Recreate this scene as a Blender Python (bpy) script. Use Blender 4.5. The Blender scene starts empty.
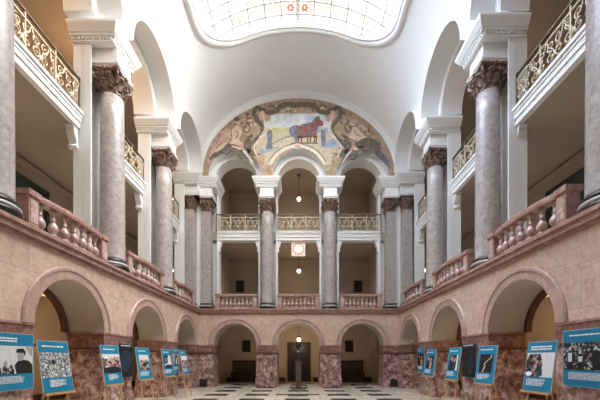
import bpy, bmesh, math, random
from mathutils import Vector, Matrix
random.seed(7)
PI = math.pi
scn = bpy.context.scene
col = scn.collection

# ------------------------------------------------------------------ materials
def new_mat(name):
    m = bpy.data.materials.new(name); m.use_nodes = True
    nt = m.node_tree
    return m, nt, nt.nodes['Principled BSDF']

def ramp(nt, stops, interp='LINEAR'):
    r = nt.nodes.new('ShaderNodeValToRGB'); r.color_ramp.interpolation = interp
    e = r.color_ramp.elements
    while len(e) < len(stops): e.new(0.5)
    for k, (p, c) in enumerate(stops):
        e[k].position = p; e[k].color = (c[0], c[1], c[2], 1)
    return r

def geo_pos(nt):
    return nt.nodes.new('ShaderNodeNewGeometry').outputs['Position']

def noise(nt, vec, scale, detail=6, rough=.6, dist=0):
    n = nt.nodes.new('ShaderNodeTexNoise')
    n.inputs['Scale'].default_value = scale; n.inputs['Detail'].default_value = detail
    n.inputs['Roughness'].default_value = rough; n.inputs['Distortion'].default_value = dist
    nt.links.new(vec, n.inputs['Vector'])
    return n.outputs['Fac']

def mixc(nt, fac, a, b, blend='MIX'):
    m = nt.nodes.new('ShaderNodeMix'); m.data_type = 'RGBA'; m.blend_type = blend
    for sock, v in ((m.inputs[0], fac), (m.inputs[6], a), (m.inputs[7], b)):
        if hasattr(v, 'links'): nt.links.new(v, sock)
        elif isinstance(v, (int, float)): sock.default_value = v
        else: sock.default_value = (v[0], v[1], v[2], 1)
    return m.outputs[2]

def plain(name, c, rough=.6, metal=0, emit=None, es=0, var=.06, vs=6):
    m, nt, b = new_mat(name)
    b.inputs['Roughness'].default_value = rough; b.inputs['Metallic'].default_value = metal
    f = noise(nt, geo_pos(nt), vs, 4)
    r = ramp(nt, [(.3, [x * (1 - var) for x in c]), (.7, [min(1, x * (1 + var)) for x in c])])
    nt.links.new(f, r.inputs[0]); nt.links.new(r.outputs[0], b.inputs['Base Color'])
    if emit:
        b.inputs['Emission Color'].default_value = (*emit, 1); b.inputs['Emission Strength'].default_value = es
    return m

def marble(name, stops, scale, veins=None, vscale=2.5, rough=.35, blocks=None, dist=1.0):
    m, nt, b = new_mat(name)
    b.inputs['Roughness'].default_value = rough
    p = geo_pos(nt)
    f = noise(nt, p, scale, 9, .68, dist)
    r = ramp(nt, stops); nt.links.new(f, r.inputs[0])
    c = r.outputs[0]
    if veins:
        f2 = noise(nt, p, vscale, 8, .7, 2.0)
        r2 = ramp(nt, [(.47, (0, 0, 0)), (.5, (1, 1, 1)), (.53, (0, 0, 0))])
        nt.links.new(f2, r2.inputs[0])
        k = nt.nodes.new('ShaderNodeMath'); k.operation = 'MULTIPLY'; k.inputs[1].default_value = veins[1]
        nt.links.new(r2.outputs[0], k.inputs[0])
        c = mixc(nt, k.outputs[0], c, veins[0])
    if blocks:
        bw, bh, dark = blocks
        s = nt.nodes.new('ShaderNodeSeparateXYZ'); nt.links.new(p, s.inputs[0])
        a = nt.nodes.new('ShaderNodeMath'); a.operation = 'ADD'
        nt.links.new(s.outputs[0], a.inputs[0]); nt.links.new(s.outputs[1], a.inputs[1])
        v = nt.nodes.new('ShaderNodeCombineXYZ')
        nt.links.new(a.outputs[0], v.inputs[0]); nt.links.new(s.outputs[2], v.inputs[1])
        br = nt.nodes.new('ShaderNodeTexBrick')
        br.inputs['Scale'].default_value = 1; br.inputs['Brick Width'].default_value = bw
        br.inputs['Row Height'].default_value = bh; br.inputs['Mortar Size'].default_value = .008
        br.inputs['Color1'].default_value = (1, 1, 1, 1); br.inputs['Color2'].default_value = (.93, .9, .9, 1)
        br.inputs['Mortar'].default_value = (dark, dark, dark, 1)
        nt.links.new(v.outputs[0], br.inputs['Vector'])
        c = mixc(nt, 1.0, c, br.outputs['Color'], 'MULTIPLY')
    nt.links.new(c, b.inputs['Base Color'])
    return m

M = {}
M['pink'] = marble('pink limestone', [(.28, (.43, .27, .20)), (.43, (.57, .405, .315)), (.58, (.65, .49, .395)), (.75, (.77, .64, .535))], 4.5,
                   blocks=(1.93, .86, .72), rough=.5)
M['red'] = marble('red mottled marble', [(.34, (.035, .014, .013)), (.42, (.14, .058, .05)), (.50, (.30, .16, .14)), (.57, (.50, .345, .31)), (.68, (.74, .62, .57))], 4.2,
                  veins=((.70, .60, .56), .35), vscale=2.6, rough=.28, dist=.5)
M['band'] = marble('dark red band marble', [(.32, (.10, .040, .036)), (.5, (.24, .12, .10)), (.68, (.42, .26, .225))], 4, rough=.35)
M['cornice'] = marble('red cornice marble', [(.3, (.24, .125, .105)), (.5, (.38, .22, .185)), (.7, (.52, .35, .30))], 5, rough=.4)
M['arch'] = marble('arch ring marble', [(.3, (.36, .22, .185)), (.7, (.56, .40, .345))], 5, rough=.45)
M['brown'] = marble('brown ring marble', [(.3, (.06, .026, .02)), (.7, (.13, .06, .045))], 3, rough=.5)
M['balus'] = marble('pink baluster marble', [(.3, (.27, .15, .13)), (.5, (.47, .33, .295)), (.7, (.70, .59, .545))], 6, rough=.35)
M['shaft'] = marble('grey lilac marble', [(.25, (.22, .185, .175)), (.45, (.36, .315, .30)), (.6, (.44, .395, .375)), (.8, (.56, .515, .49))], 7,
                    veins=((.66, .61, .58), .12), vscale=5, rough=.25, dist=.4)
M['white'] = plain('white plaster', (.79, .79, .775), .7, var=.015)
M['vault'] = plain('white vault plaster', (.82, .82, .815), .8, var=.01, vs=1)
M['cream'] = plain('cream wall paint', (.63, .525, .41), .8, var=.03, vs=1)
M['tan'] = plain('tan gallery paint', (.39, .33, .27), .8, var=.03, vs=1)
M['intrados'] = plain('pale grey arch plaster', (.48, .44, .385), .8, var=.03, vs=1)
M['bronze'] = marble('dark gilded bronze', [(.3, (.06, .030, .024)), (.5, (.17, .10, .075)), (.68, (.46, .33, .24))], 11, rough=.33)
M['dark'] = plain('black stone', (.025, .022, .022), .3)
M['basewhite'] = plain('white base marble', (.42, .40, .385), .3)
M['gold'] = plain('gilded iron', (.60, .50, .36), .45, .25, var=.15, vs=9)
M['iron'] = plain('dark bronze iron', (.16, .125, .085), .45, .3)
M['wood'] = plain('pale easel wood', (.55, .31, .12), .5, var=.15, vs=20)
M['darkwood'] = plain('dark brown wood', (.055, .027, .019), .4, var=.3, vs=14)
M['doordark'] = plain('dark door', (.016, .018, .022), .35)
M['board'] = plain('black notice board', (.012, .012, .012), .5)
M['teal'] = plain('teal print', (.005, .205, .365), .45, var=.04)
M['navy'] = plain('navy print', (.012, .028, .055), .4, var=.3, vs=10)
M['paperwhite'] = plain('white print', (.80, .84, .86), .5)
M['edge'] = plain('board edge', (.60, .60, .58), .5)
M['alu'] = plain('silver frame', (.42, .42, .42), .35, .6)
M['statue'] = plain('dark statue bronze', (.05, .045, .043), .35, .6, var=.3, vs=14)
M['herm'] = plain('brown herm bronze', (.13, .08, .058), .4, .3, var=.2, vs=8)
M['globe'] = plain('opal globe', (.9, .85, .75), .3, emit=(1, .84, .62), es=2.6)
M['cord'] = plain('lamp cord', (.06, .045, .03), .4, .5)
M['clockface'] = plain('lit clock face', (.85, .66, .54), .5, emit=(1, .66, .48), es=.16)
M['clockdial'] = plain('lit clock dial', (.92, .82, .72), .5, emit=(1, .86, .72), es=.22)
M['ink'] = plain('black ink', (.02, .02, .02), .5)
M['green'] = plain('dark green door paint', (.022, .05, .045), .5)
M['vent'] = plain('dark vent', (.03, .02, .018), .6)
M['muntin'] = plain('grey glazing bar', (.52, .51, .50), .5)
M['greypaint'] = plain('greyprint', (.35, .36, .37), .5)

def floor_mat():
    m, nt, b = new_mat('pale stone floor')
    b.inputs['Roughness'].default_value = .22
    p = geo_pos(nt)
    br = nt.nodes.new('ShaderNodeTexBrick'); br.offset = 0
    br.inputs['Scale'].default_value = 1; br.inputs['Brick Width'].default_value = .89
    br.inputs['Row Height'].default_value = .835; br.inputs['Mortar Size'].default_value = .007
    br.inputs['Color1'].default_value = (.66, .60, .50, 1); br.inputs['Color2'].default_value = (.58, .52, .43, 1)
    br.inputs['Mortar'].default_value = (.28, .23, .18, 1)
    nt.links.new(p, br.inputs['Vector'])
    f = noise(nt, p, 3, 6)
    r = ramp(nt, [(.3, (.82, .80, .78)), (.7, (1, 1, 1))]); nt.links.new(f, r.inputs[0])
    nt.links.new(mixc(nt, 1.0, br.outputs['Color'], r.outputs[0], 'MULTIPLY'), b.inputs['Base Color'])
    return m
M['floor'] = floor_mat()
M['blacktile'] = plain('black floor tile', (.03, .032, .035), .22, var=.3, vs=5)

def patch_mat(name, stops, scale, seed=0.0, rnd=1.0):
    """printed photograph of a crowd: cells of ink in a few tones"""
    m, nt, b = new_mat(name)
    b.inputs['Roughness'].default_value = .5
    tc = nt.nodes.new('ShaderNodeTexCoord')
    mp = nt.nodes.new('ShaderNodeMapping'); mp.inputs['Location'].default_value = (seed, seed * 1.7, seed * .6)
    nt.links.new(tc.outputs['Object'], mp.inputs['Vector'])
    v = nt.nodes.new('ShaderNodeTexVoronoi'); v.inputs['Scale'].default_value = scale; v.inputs['Randomness'].default_value = rnd
    nt.links.new(mp.outputs[0], v.inputs['Vector'])
    s = nt.nodes.new('ShaderNodeSeparateColor'); nt.links.new(v.outputs['Color'], s.inputs[0])
    r = ramp(nt, stops, 'CONSTANT'); nt.links.new(s.outputs[0], r.inputs[0])
    nt.links.new(r.outputs[0], b.inputs['Base Color'])
    return m
BW = [(0, (.02, .02, .025)), (.22, (.12, .13, .14)), (.45, (.30, .32, .33)), (.65, (.55, .57, .58)), (.85, (.8, .82, .82))]
M['crowd_bw'] = patch_mat('crowd print', BW, 58)
M['crowd_dark'] = patch_mat('dark crowd print', [(0, (.01, .01, .012)), (.5, (.05, .05, .055)), (.72, (.2, .2, .2)), (.88, (.5, .5, .5))], 26, 3)
M['demo'] = patch_mat('colour demo print', [(0, (.03, .02, .02)), (.28, (.10, .07, .05)), (.45, (.5, .06, .09)), (.58, (.6, .45, .42)), (.72, (.12, .2, .05)), (.82, (.7, .68, .66)), (.93, (.6, .15, .3))], 24, 5)
M['street'] = patch_mat('street print', [(0, (.05, .03, .02)), (.35, (.16, .10, .06)), (.6, (.34, .24, .16)), (.82, (.55, .5, .42))], 22, 8)
M['people'] = patch_mat('people print', [(0, (.015, .012, .014)), (.4, (.05, .03, .03)), (.62, (.2, .1, .12)), (.8, (.45, .3, .26)), (.92, (.05, .1, .3))], 18, 11)
M['skyprint'] = plain('pale sky print', (.66, .68, .68), .5, var=.08, vs=14)
M['nightprint'] = plain('black print', (.012, .013, .016), .45, var=.3, vs=10)
M['facemat'] = plain('blue face print', (.018, .05, .085), .45, var=.35, vs=14)
M['goldprint'] = plain('lit column print', (.62, .52, .28), .5, var=.3, vs=20)
M['flesh'] = plain('flesh print', (.5, .33, .25), .5)
M['whitephoto'] = plain('white crowd print', (.68, .69, .70), .5, var=.2, vs=40)

# mural paint
def paint(name, a, b_, scale=3):
    m, nt, b = new_mat(name); b.inputs['Roughness'].default_value = .85
    f = noise(nt, geo_pos(nt), scale, 8, .7, .8)
    r = ramp(nt, [(.33, a), (.66, b_)]); nt.links.new(f, r.inputs[0]); nt.links.new(r.outputs[0], b.inputs['Base Color'])
    return m
M['mural_ground'] = paint('ochre mural ground', (.24, .155, .095), (.52, .38, .26), 4.5)
M['mural_sky'] = paint('mural sky', (.36, .41, .47), (.70, .69, .66), 2.6)
M['mural_field'] = paint('mural field', (.34, .29, .20), (.62, .53, .38), 6)
M['mural_green'] = paint('mural green', (.34, .35, .17), (.56, .52, .28), 4)
M['mural_olive'] = paint('mural scrolls', (.035, .03, .027), (.24, .19, .14), 9)
M['mural_brown'] = paint('mural bay horse', (.09, .038, .032), (.32, .15, .115), 8)
M['mural_slate'] = paint('mural slate', (.10, .11, .16), (.22, .22, .27), 4)
M['mural_blue'] = paint('mural blue', (.20, .26, .36), (.38, .42, .48), 4)
M['mural_flesh'] = paint('mural flesh', (.42, .29, .19), (.74, .58, .43), 7)
M['mural_pale'] = paint('mural pale border', (.55, .46, .36), (.74, .66, .54), 4)
M['mural_rose'] = paint('mural rose', (.45, .24, .20), (.60, .40, .34), 5)

def glass_mat(name, tint, dens=None):
    """thin window glass: daylight passes, with a faint gloss"""
    m = bpy.data.materials.new(name); m.use_nodes = True
    nt = m.node_tree; nt.nodes.clear()
    out = nt.nodes.new('ShaderNodeOutputMaterial')
    tr = nt.nodes.new('ShaderNodeBsdfTransparent'); gl = nt.nodes.new('ShaderNodeBsdfGlossy')
    gl.inputs['Roughness'].default_value = .05
    mx = nt.nodes.new('ShaderNodeMixShader'); mx.inputs[0].default_value = .04
    if dens:
        v = nt.nodes.new('ShaderNodeTexVoronoi'); v.inputs['Scale'].default_value = dens
        v.feature = 'DISTANCE_TO_EDGE'
        nt.links.new(geo_pos(nt), v.inputs['Vector'])
        r = ramp(nt, [(.0, tint), (.06, tint), (.10, (1, 1, .98))]); nt.links.new(v.outputs['Distance'], r.inputs[0])
        nt.links.new(r.outputs[0], tr.inputs['Color'])
    else:
        tr.inputs['Color'].default_value = (*tint, 1)
    nt.links.new(tr.outputs[0], mx.inputs[1]); nt.links.new(gl.outputs[0], mx.inputs[2]); nt.links.new(mx.outputs[0], out.inputs[0])
    return m
M['glass'] = glass_mat('clear skylight glass', (.98, .99, 1))
M['glass_yellow'] = glass_mat('yellow pattern glass', (.70, .62, .36), 7)
M['glass_green'] = glass_mat('green pattern glass', (.55, .58, .34), 9)
M['glass_red'] = glass_mat('red flower glass', (.80, .22, .14))
M['glass_orange'] = glass_mat('orange pattern glass', (.80, .52, .34), 8)

# ------------------------------------------------------------------ mesh builder
class MB:
    def __init__(s): s.v = []; s.f = []; s.m = []; s.mats = []; s.smooth = []
    def mi(s, mat):
        mat = M[mat] if isinstance(mat, str) else mat
        if mat not in s.mats: s.mats.append(mat)
        return s.mats.index(mat)
    def add(s, vs, fs, mat, smooth=False):
        b = len(s.v); k = s.mi(mat)
        s.v.extend([tuple(p) for p in vs])
        for f in fs:
            s.f.append([b + i for i in f]); s.m.append(k); s.smooth.append(smooth)
    def box(s, x0, x1, y0, y1, z0, z1, mat, P=None):
        vs = [(x, y, z) for x in (x0, x1) for y in (y0, y1) for z in (z0, z1)]
        if P: vs = [P(*p) for p in vs]
        s.add(vs, [(0, 1, 3, 2), (4, 6, 7, 5), (0, 4, 5, 1), (2, 3, 7, 6), (0, 2, 6, 4), (1, 5, 7, 3)], mat)
    def quad(s, pts, mat, smooth=False): s.add(pts, [tuple(range(len(pts)))], mat, smooth)
    def grid(s, rows, mat, smooth=True, closed=False):
        n = len(rows[0]); vs = [p for r in rows for p in r]; fs = []
        for i in range(len(rows) - 1):
            for j in range(n if closed else n - 1):
                k = (j + 1) % n
                fs.append((i * n + j, i * n + k, (i + 1) * n + k, (i + 1) * n + j))
        s.add(vs, fs, mat, smooth)
    def lathe(s, prof, mat, n=24, c=(0, 0, 0), cap=True, smooth=True, shape=None):
        rows = []
        for r, z in prof:
            rows.append([(c[0] + r * (shape(2 * PI * k / n) if shape else 1) * math.cos(2 * PI * k / n),
                          c[1] + r * (shape(2 * PI * k / n) if shape else 1) * math.sin(2 * PI * k / n), c[2] + z) for k in range(n)])
        s.grid(rows, mat, smooth, True)
        if cap:
            s.add(rows[0], [tuple(range(n))], mat); s.add(rows[-1], [tuple(range(n))], mat)
    def tube(s, pts, r, mat, n=6, smooth=True, cap=True):
        pts = [Vector(p) for p in pts]; rows = []
        up = None
        for i, p in enumerate(pts):
            d = (pts[min(i + 1, len(pts) - 1)] - pts[max(i - 1, 0)])
            if d.length < 1e-9: d = Vector((0, 0, 1))
            d.normalize()
            if up is None: up = Vector((0, 0, 1)) if abs(d.z) < .9 else Vector((1, 0, 0))
            a = d.cross(up)
            if a.length < 1e-5: a = d.cross(Vector((0, 1, 0)))
            a.normalize(); b = a.cross(d); b.normalize(); up = b
            rr = r[i] if isinstance(r, (list, tuple)) else r
            rows.append([p + rr * (math.cos(2 * PI * k / n) * a + math.sin(2 * PI * k / n) * b) for k in range(n)])
        s.grid(rows, mat, smooth, True)
        if cap:
            s.add(rows[0], [tuple(range(n))], mat); s.add(rows[-1], [tuple(range(n))], mat)
    def bar(s, a, b, w, t, mat, up=(0, 0, 1)):
        a = Vector(a); b = Vector(b); d = (b - a).normalized(); u = Vector(up)
        x = d.cross(u); x.normalize(); y = x.cross(d)
        vs = [p + sx * x * w / 2 + sy * y * t / 2 for p in (a, b) for sx in (-1, 1) for sy in (-1, 1)]
        s.add(vs, [(0, 1, 3, 2), (4, 6, 7, 5), (0, 4, 5, 1), (2, 3, 7, 6), (0, 2, 6, 4), (1, 5, 7, 3)], mat)
    def ball(s, c, r, mat, nu=14, nv=9, sc=(1, 1, 1)):
        prof = [(max(1e-4, r * math.sin(PI * i / nv)), -r * math.cos(PI * i / nv)) for i in range(nv + 1)]
        rows = [[(c[0] + sc[0] * q * math.cos(2 * PI * k / nu), c[1] + sc[1] * q * math.sin(2 * PI * k / nu), c[2] + sc[2] * z) for k in range(nu)] for q, z in prof]
        s.grid(rows, mat, True, True)
    def build(s, name, parent=None, P=None, fix=True):
        me = bpy.data.meshes.new(name)
        vs = [P(*p) for p in s.v] if P else s.v
        me.from_pydata([tuple(p) for p in vs], [], s.f)
        for m in s.mats: me.materials.append(m)
        me.polygons.foreach_set('material_index', s.m); me.polygons.foreach_set('use_smooth', s.smooth)
        if fix:
            bm = bmesh.new(); bm.from_mesh(me)
            bmesh.ops.remove_doubles(bm, verts=bm.verts, dist=1e-5)
            bmesh.ops.recalc_face_normals(bm, faces=bm.faces); bm.to_mesh(me); bm.free()
        me.update()
        o = bpy.data.objects.new(name, me); col.objects.link(o)
        if parent is not None: o.parent = parent
        return o

def empty(name, loc=(0, 0, 0), rot=(0, 0, 0)):
    o = bpy.data.objects.new(name, None); o.empty_display_size = .2
    o.location = loc; o.rotation_euler = rot; col.objects.link(o); return o
def tag(o, label, cat, group=None):
    o['label'] = label; o['category'] = cat
    if group: o['group'] = group
    return o
def struct(o, label=None, cat=None):
    o['kind'] = 'structure'
    if label: o['label'] = label
    if cat: o['category'] = cat
    return o
def dup(root, loc, rot, label, group=None):
    def cp(o, parent):
        c = o.copy(); col.objects.link(c)
        if parent is not None: c.parent = parent
        for ch in o.children: cp(ch, c)
        return c
    r = cp(root, None); r.location = loc; r.rotation_euler = rot
    r['label'] = label
    if group: r['group'] = group
    return r

# ------------------------------------------------------------------ measures
W, YB, YF = 5.55, 17.33, -1.73            # half width of hall, back wall, front wall
SB = [15.5, 11.65, 7.8, 3.95, .1]         # side bay centres (depth)
BB = [-3.54, 0, 3.54]                     # back bay centres
SCL = [13.66, 9.92, 6.02]; SCR = [13.60, 9.76, 5.90]      # free columns at the left and right
XL, XR_ = -5.86, 5.98                     # their axes
SU = [15.42, 11.57, 7.74, 3.9, .1]        # centres of the upper side arches
R1, SPR = 1.18, 2.35                      # ground arches
Z1, Z2 = 4.07, 4.35                       # red cornice
TH = 1.05                                 # ground arcade thickness
ZS0, ZS1 = 8.43, 8.92                     # balcony slab
ZE0, ZE1, ZK, ZC = 10.53, 11.12, 11.62, 11.75   # entablature block, cornice top, springing of the upper arches
AX = .38                                  # column axis behind the wall face
GW, GH = 4.0, 13.25                       # gallery depth, its ceiling
VA, VB = 5.6, 4.65                        # vault half axes
FR = {'left': lambda u, w, z: (-W - w, u, z), 'right': lambda u, w, z: (W + w, u, z), 'back': lambda u, w, z: (u, YB + w, z)}

def arc(c, r, spring, n=24):
    return [(c - r * math.cos(PI * k / n), spring + r * math.sin(PI * k / n)) for k in range(n + 1)]
def pierced(mb, centers, r, spring, top, u0, u1, w, mat, P):
    """vertical sheet above the springing with semicircular holes"""
    cs = sorted(centers); u = u0
    for c in cs:
        if c - r > u + 1e-4: mb.quad([P(u, w, spring), P(c - r, w, spring), P(c - r, w, top), P(u, w, top)], mat)
        pts = arc(c, r, spring)
        for a, b in zip(pts, pts[1:]):
            mb.quad([P(a[0], w, a[1]), P(b[0], w, b[1]), P(b[0], w, top), P(a[0], w, top)], mat)
        u = c + r
    if u1 > u + 1e-4: mb.quad([P(u, w, spring), P(u1, w, spring), P(u1, w, top), P(u, w, top)], mat)
def soffit(mb, c, r, spring, w0, w1, mat, P, n=24):
    pts = arc(c, r, spring, n)
    mb.grid([[P(a, w0, z) for a, z in pts], [P(a, w1, z) for a, z in pts]], mat)
def ring(mb, c, spring, prof, mat, P, n=28, smooth=False):
    """closed profile of (radius, depth) swept round a half circle"""
    rows = []
    for k in range(n + 1):
        t = PI * k / n
        rows.append([P(c - r * math.cos(t), w, spring + r * math.sin(t)) for r, w in prof])
    mb.grid(rows, mat, smooth, True)
    mb.add(rows[0], [tuple(range(len(prof)))], mat); mb.add(rows[-1], [tuple(range(len(prof)))], mat)

# ------------------------------------------------------------------ floor
mb = MB(); mb.box(-9.7, 9.7, YF - .2, 21.9, -.2, 0, 'floor')
floor = struct(mb.build('floor'), 'pale stone tiled hall floor', 'floor')
mb = MB()
for k in range(-2, 9):
    y = 13.75 - 1.67 * (k - 1)
    for i in range(-3, 4):
        x = 1.79 * i
        if abs(x) > 4.6: continue
        if i == 0 and k in (1,): continue
        mb.box(x - .49, x + .49, y - .33, y + .33, 0, .006, 'blacktile')
mb.box(-.95, .95, 13.62, 14.02, 0, .006, 'blacktile')
mb.box(-.42, .42, 13.2, 13.5, 0, .006, 'blacktile')
mb.build('black_inlay', floor)
mb = MB()
for i in range(-5, 6):
    for j in range(2):
        mb.box(1.79 * i - .4 + .9 * j, 1.79 * i + .0 + .9 * j, 19.0 + .9 * j, 19.4 + .9 * j, 0, .006, 'blacktile')
mb.build('black_inlay', floor)

# ------------------------------------------------------------------ ground arcades
def ground(side, centers, u0, u1):
    P = FR[side]
    root = struct(empty('wall_' + side), 'pink stone arcade wall', 'wall')
    mb = MB()
    pierced(mb, centers, R1, SPR, Z1, u0, u1, 0, 'pink', P)
    pierced(mb, centers, R1, SPR, Z1, u0, u1, TH, 'intrados', P)
    mb.build('stone_face', root)
    mb = MB()
    for c in centers: soffit(mb, c, R1, SPR, 0, TH, 'intrados', P)
    mb.build('arch_soffit', root)
    # marble piers
    edges = [u0]
    for c in sorted(centers): edges += [c - R1, c + R1]
    edges.append(u1)
    for a, b in zip(edges[::2], edges[1::2]):
        if b - a < .02: continue
        m = MB()
        ea = 0 if a == u0 else .03; eb = 0 if b == u1 else .03
        m.box(a - ea, b + eb, -.035, TH + .03, 0, .52, 'red', P)
        m.box(a, b, 0, TH, .52, 1.86, 'red', P)
        m.box(a - ea, b + eb, -.04, TH + .02, 1.86, 1.92, 'brown', P)
        m.box(a, b, -.015, TH, 1.92, SPR - .05, 'band', P)
        m.box(a - ea, b + eb, -.03, TH + .02, SPR - .05, SPR, 'cornice', P)
        m.build('marble_pier', root)
    for c in centers:
        m = MB()
        ring(m, c, SPR, [(R1, .02), (R1, -.03), (R1 + .02, -.04), (R1 + .20, -.04), (R1 + .22, -.065), (R1 + .28, -.065), (R1 + .30, -.03), (R1 + .30, .02)], 'arch', P)
        m.build('archivolt', root)
        if side == 'back': continue
        m = MB()
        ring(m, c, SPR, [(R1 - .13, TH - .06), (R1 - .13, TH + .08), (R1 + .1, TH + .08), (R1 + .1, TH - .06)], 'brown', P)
        m.build('inner_arch_ring', root)
    # red cornice under the balustrades
    m = MB()
    m.box(u0, u1, -.05, .5, Z1, Z1 + .07, 'cornice', P)
    m.box(u0, u1, -.11, .5, Z1 + .07, Z1 + .2, 'cornice', P)
    m.box(u0, u1, -.16, .9, Z1 + .2, Z2, 'cornice', P)
    m.build('red_cornice', root)
    return root
roots = {}
roots['left'] = ground('left', SB, YF, YB)
roots['right'] = ground('right', SB, YF, YB)
roots['back'] = ground('back', BB, -W, W)

# ------------------------------------------------------------------ aisles and galleries (rooms behind the arcades)
def aisle(side, sgn):
    r = roots[side]
    m = MB()
    x0, x1 = sorted((sgn * (W + GW), sgn * (W + GW + .2)))
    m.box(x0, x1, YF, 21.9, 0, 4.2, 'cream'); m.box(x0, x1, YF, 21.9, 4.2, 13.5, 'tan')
    m.build('outer_wall', r)
    m = MB(); a, b = sorted((sgn * (W + .3), sgn * (W + GW)))
    m.box(a, b, YF, 21.7, 4.0, 4.34, 'cream'); m.build('gallery_floor', r)
    m = MB(); a, b = sorted((sgn * (W + 1.0), sgn * (W + GW)))
    m.box(a, b, YF, 21.7, ZS0 + .10, ZS1 + .05, 'tan'); m.build('balcony_slab', r)
    m = MB(); a, b = sorted((sgn * (W + .9), sgn * (W + GW)))
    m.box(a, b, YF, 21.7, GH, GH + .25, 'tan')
    a, b = sorted((sgn * (W + GW - .18), sgn * (W + GW)))
    m.box(a, b, YF, 21.7, GH - .16, GH, 'tan'); m.box(a, b, YF, 21.7, ZS0 - .14, ZS0, 'tan')
    m.build('gallery_ceiling', r)
    m = MB(); a, b = sorted((sgn * (W + GW - .04), sgn * (W + GW)))
    m.box(a, b, YF, 21.7, 0, .28, 'brown'); m.build('skirting', r)
    # transverse arches across the ground aisle
    m = MB()
    for u in [13.58, 9.73, 5.88, 2.03]:
        Q = lambda uu, w, z, u=u: (sgn * (W + uu), u - .3 + w, z)
        pierced(m, [2.52], 1.32, SPR - .1, 4.0, TH, GW, 0, 'cream', Q); pierced(m, [2.52], 1.32, SPR - .1, 4.0, TH, GW, .6, 'cream', Q)
        soffit(m, 2.52, 1.32, SPR - .1, 0, .6, 'cream', Q)
        m.box(TH, 1.2, 0, .6, 0, SPR - .1, 'cream', Q); m.box(GW - .16, GW, 0, .6, 0, SPR - .1, 'cream', Q)
    m.build('transverse_arch', r)
aisle('left', -1); aisle('right', 1)
r = roots['back']; XO = W + GW
m = MB(); m.box(-XO, XO, 21.7, 21.9, 0, 4.2, 'cream'); m.box(-XO, XO, 21.7, 21.9, 4.2, 13.5, 'tan'); m.build('outer_wall', r)
m = MB(); m.box(-W - .3, W + .3, YB + .3, 21.7, 4.0, 4.34, 'cream'); m.build('gallery_floor', r)
m = MB(); m.box(-W - .95, W + .95, YB + .76, 21.7, ZS0 + .02, ZS1 - .02, 'tan'); m.build('balcony_slab', r)
m = MB(); m.box(-W - .9, W + .9, YB + .9, 21.7, GH, GH + .25, 'tan')
m.box(-XO, XO, 21.52, 21.7, GH - .16, GH, 'tan'); m.box(-XO, XO, 21.55, 21.7, ZS0 - .14, ZS0, 'tan'); m.build('gallery_ceiling', r)
m = MB()
for a, b in ((-XO, -.95), (.95, XO)): m.box(a, b, 21.66, 21.7, 0, .3, 'brown')
m.build('skirting', r)
m = MB()
for u in (-1.77, 1.77, -5.31, 5.31):
    Q = lambda uu, w, z, u=u: (u - .28 + w, YB + uu, z)
    pierced(m, [2.7], 1.5, SPR - .1, 4.0, TH, 4.37, 0, 'cream', Q); pierced(m, [2.7], 1.5, SPR - .1, 4.0, TH, 4.37, .56, 'cream', Q)
    soffit(m, 2.7, 1.5, SPR - .1, 0, .56, 'cream', Q)
    m.box(TH, 1.2, 0, .56, 0, SPR - .1, 'cream', Q); m.box(4.2, 4.37, 0, .56, 0, SPR - .1, 'cream', Q)
m.build('transverse_arch', r)
m = MB()
for sx in (-1, 1):
    a, b = sorted((sx * 4.85, sx * 5.15)); m.box(a, b, YB + 1.26, 21.7, Z2, ZS0 + .02, 'tan'); m.box(a, b, YB + 1.26, 21.7, ZS1 - .02, GH, 'tan')
m.build('gallery_cross_wall', r)
# wall behind the camera
m = MB(); m.box(-XO - .2, XO + .2, YF - .2, YF, 0, 4.2, 'pink'); m.box(-XO - .2, XO + .2, YF - .2, YF, 4.2, 16.7, 'tan')
struct(m.build('wall_front'), 'front wall', 'wall')

# ------------------------------------------------------------------ white piers, fascias, entablatures, upper arches
def corn(mb, u0, u1, w0, w1, P, mat='white'):
    """cornice stepping outwards over a rectangle u0..u1, w0..w1"""
    prof = [(.02, ZE1), (.05, ZE1 + .01), (.05, ZE1 + .05), (.02, ZE1 + .06), (.02, ZE1 + .15), (.10, ZE1 + .16), (.10, ZE1 + .22), (.13, ZE1 + .23), (.22, ZK - .10), (.235, ZK - .06), (.235, ZK)]
    rows = [[P(u0 - e, w1, z), P(u0 - e, w0 - e, z), P(u1 + e, w0 - e, z), P(u1 + e, w1, z)] for e, z in prof]
    mb.grid(rows, mat, False, True); mb.quad(rows[0], mat); mb.quad(rows[-1], mat)
    n = max(2, int((u1 - u0) / .1))
    for k in range(n + 1):
        u = u0 + (u1 - u0) * k / n
        mb.box(u - .027, u + .027, w0 - .075, w0 + .0, ZE1 + .07, ZE1 + .15, mat, P)
    n = max(2, int((w1 - w0) / .1))
    for k in range(n):
        w = w0 + (w1 - w0) * k / n
        for a, b in ((u0 - .075, u0), (u1, u1 + .075)): mb.box(a, b, w, w + .054, ZE1 + .07, ZE1 + .15, mat, P)

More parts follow.
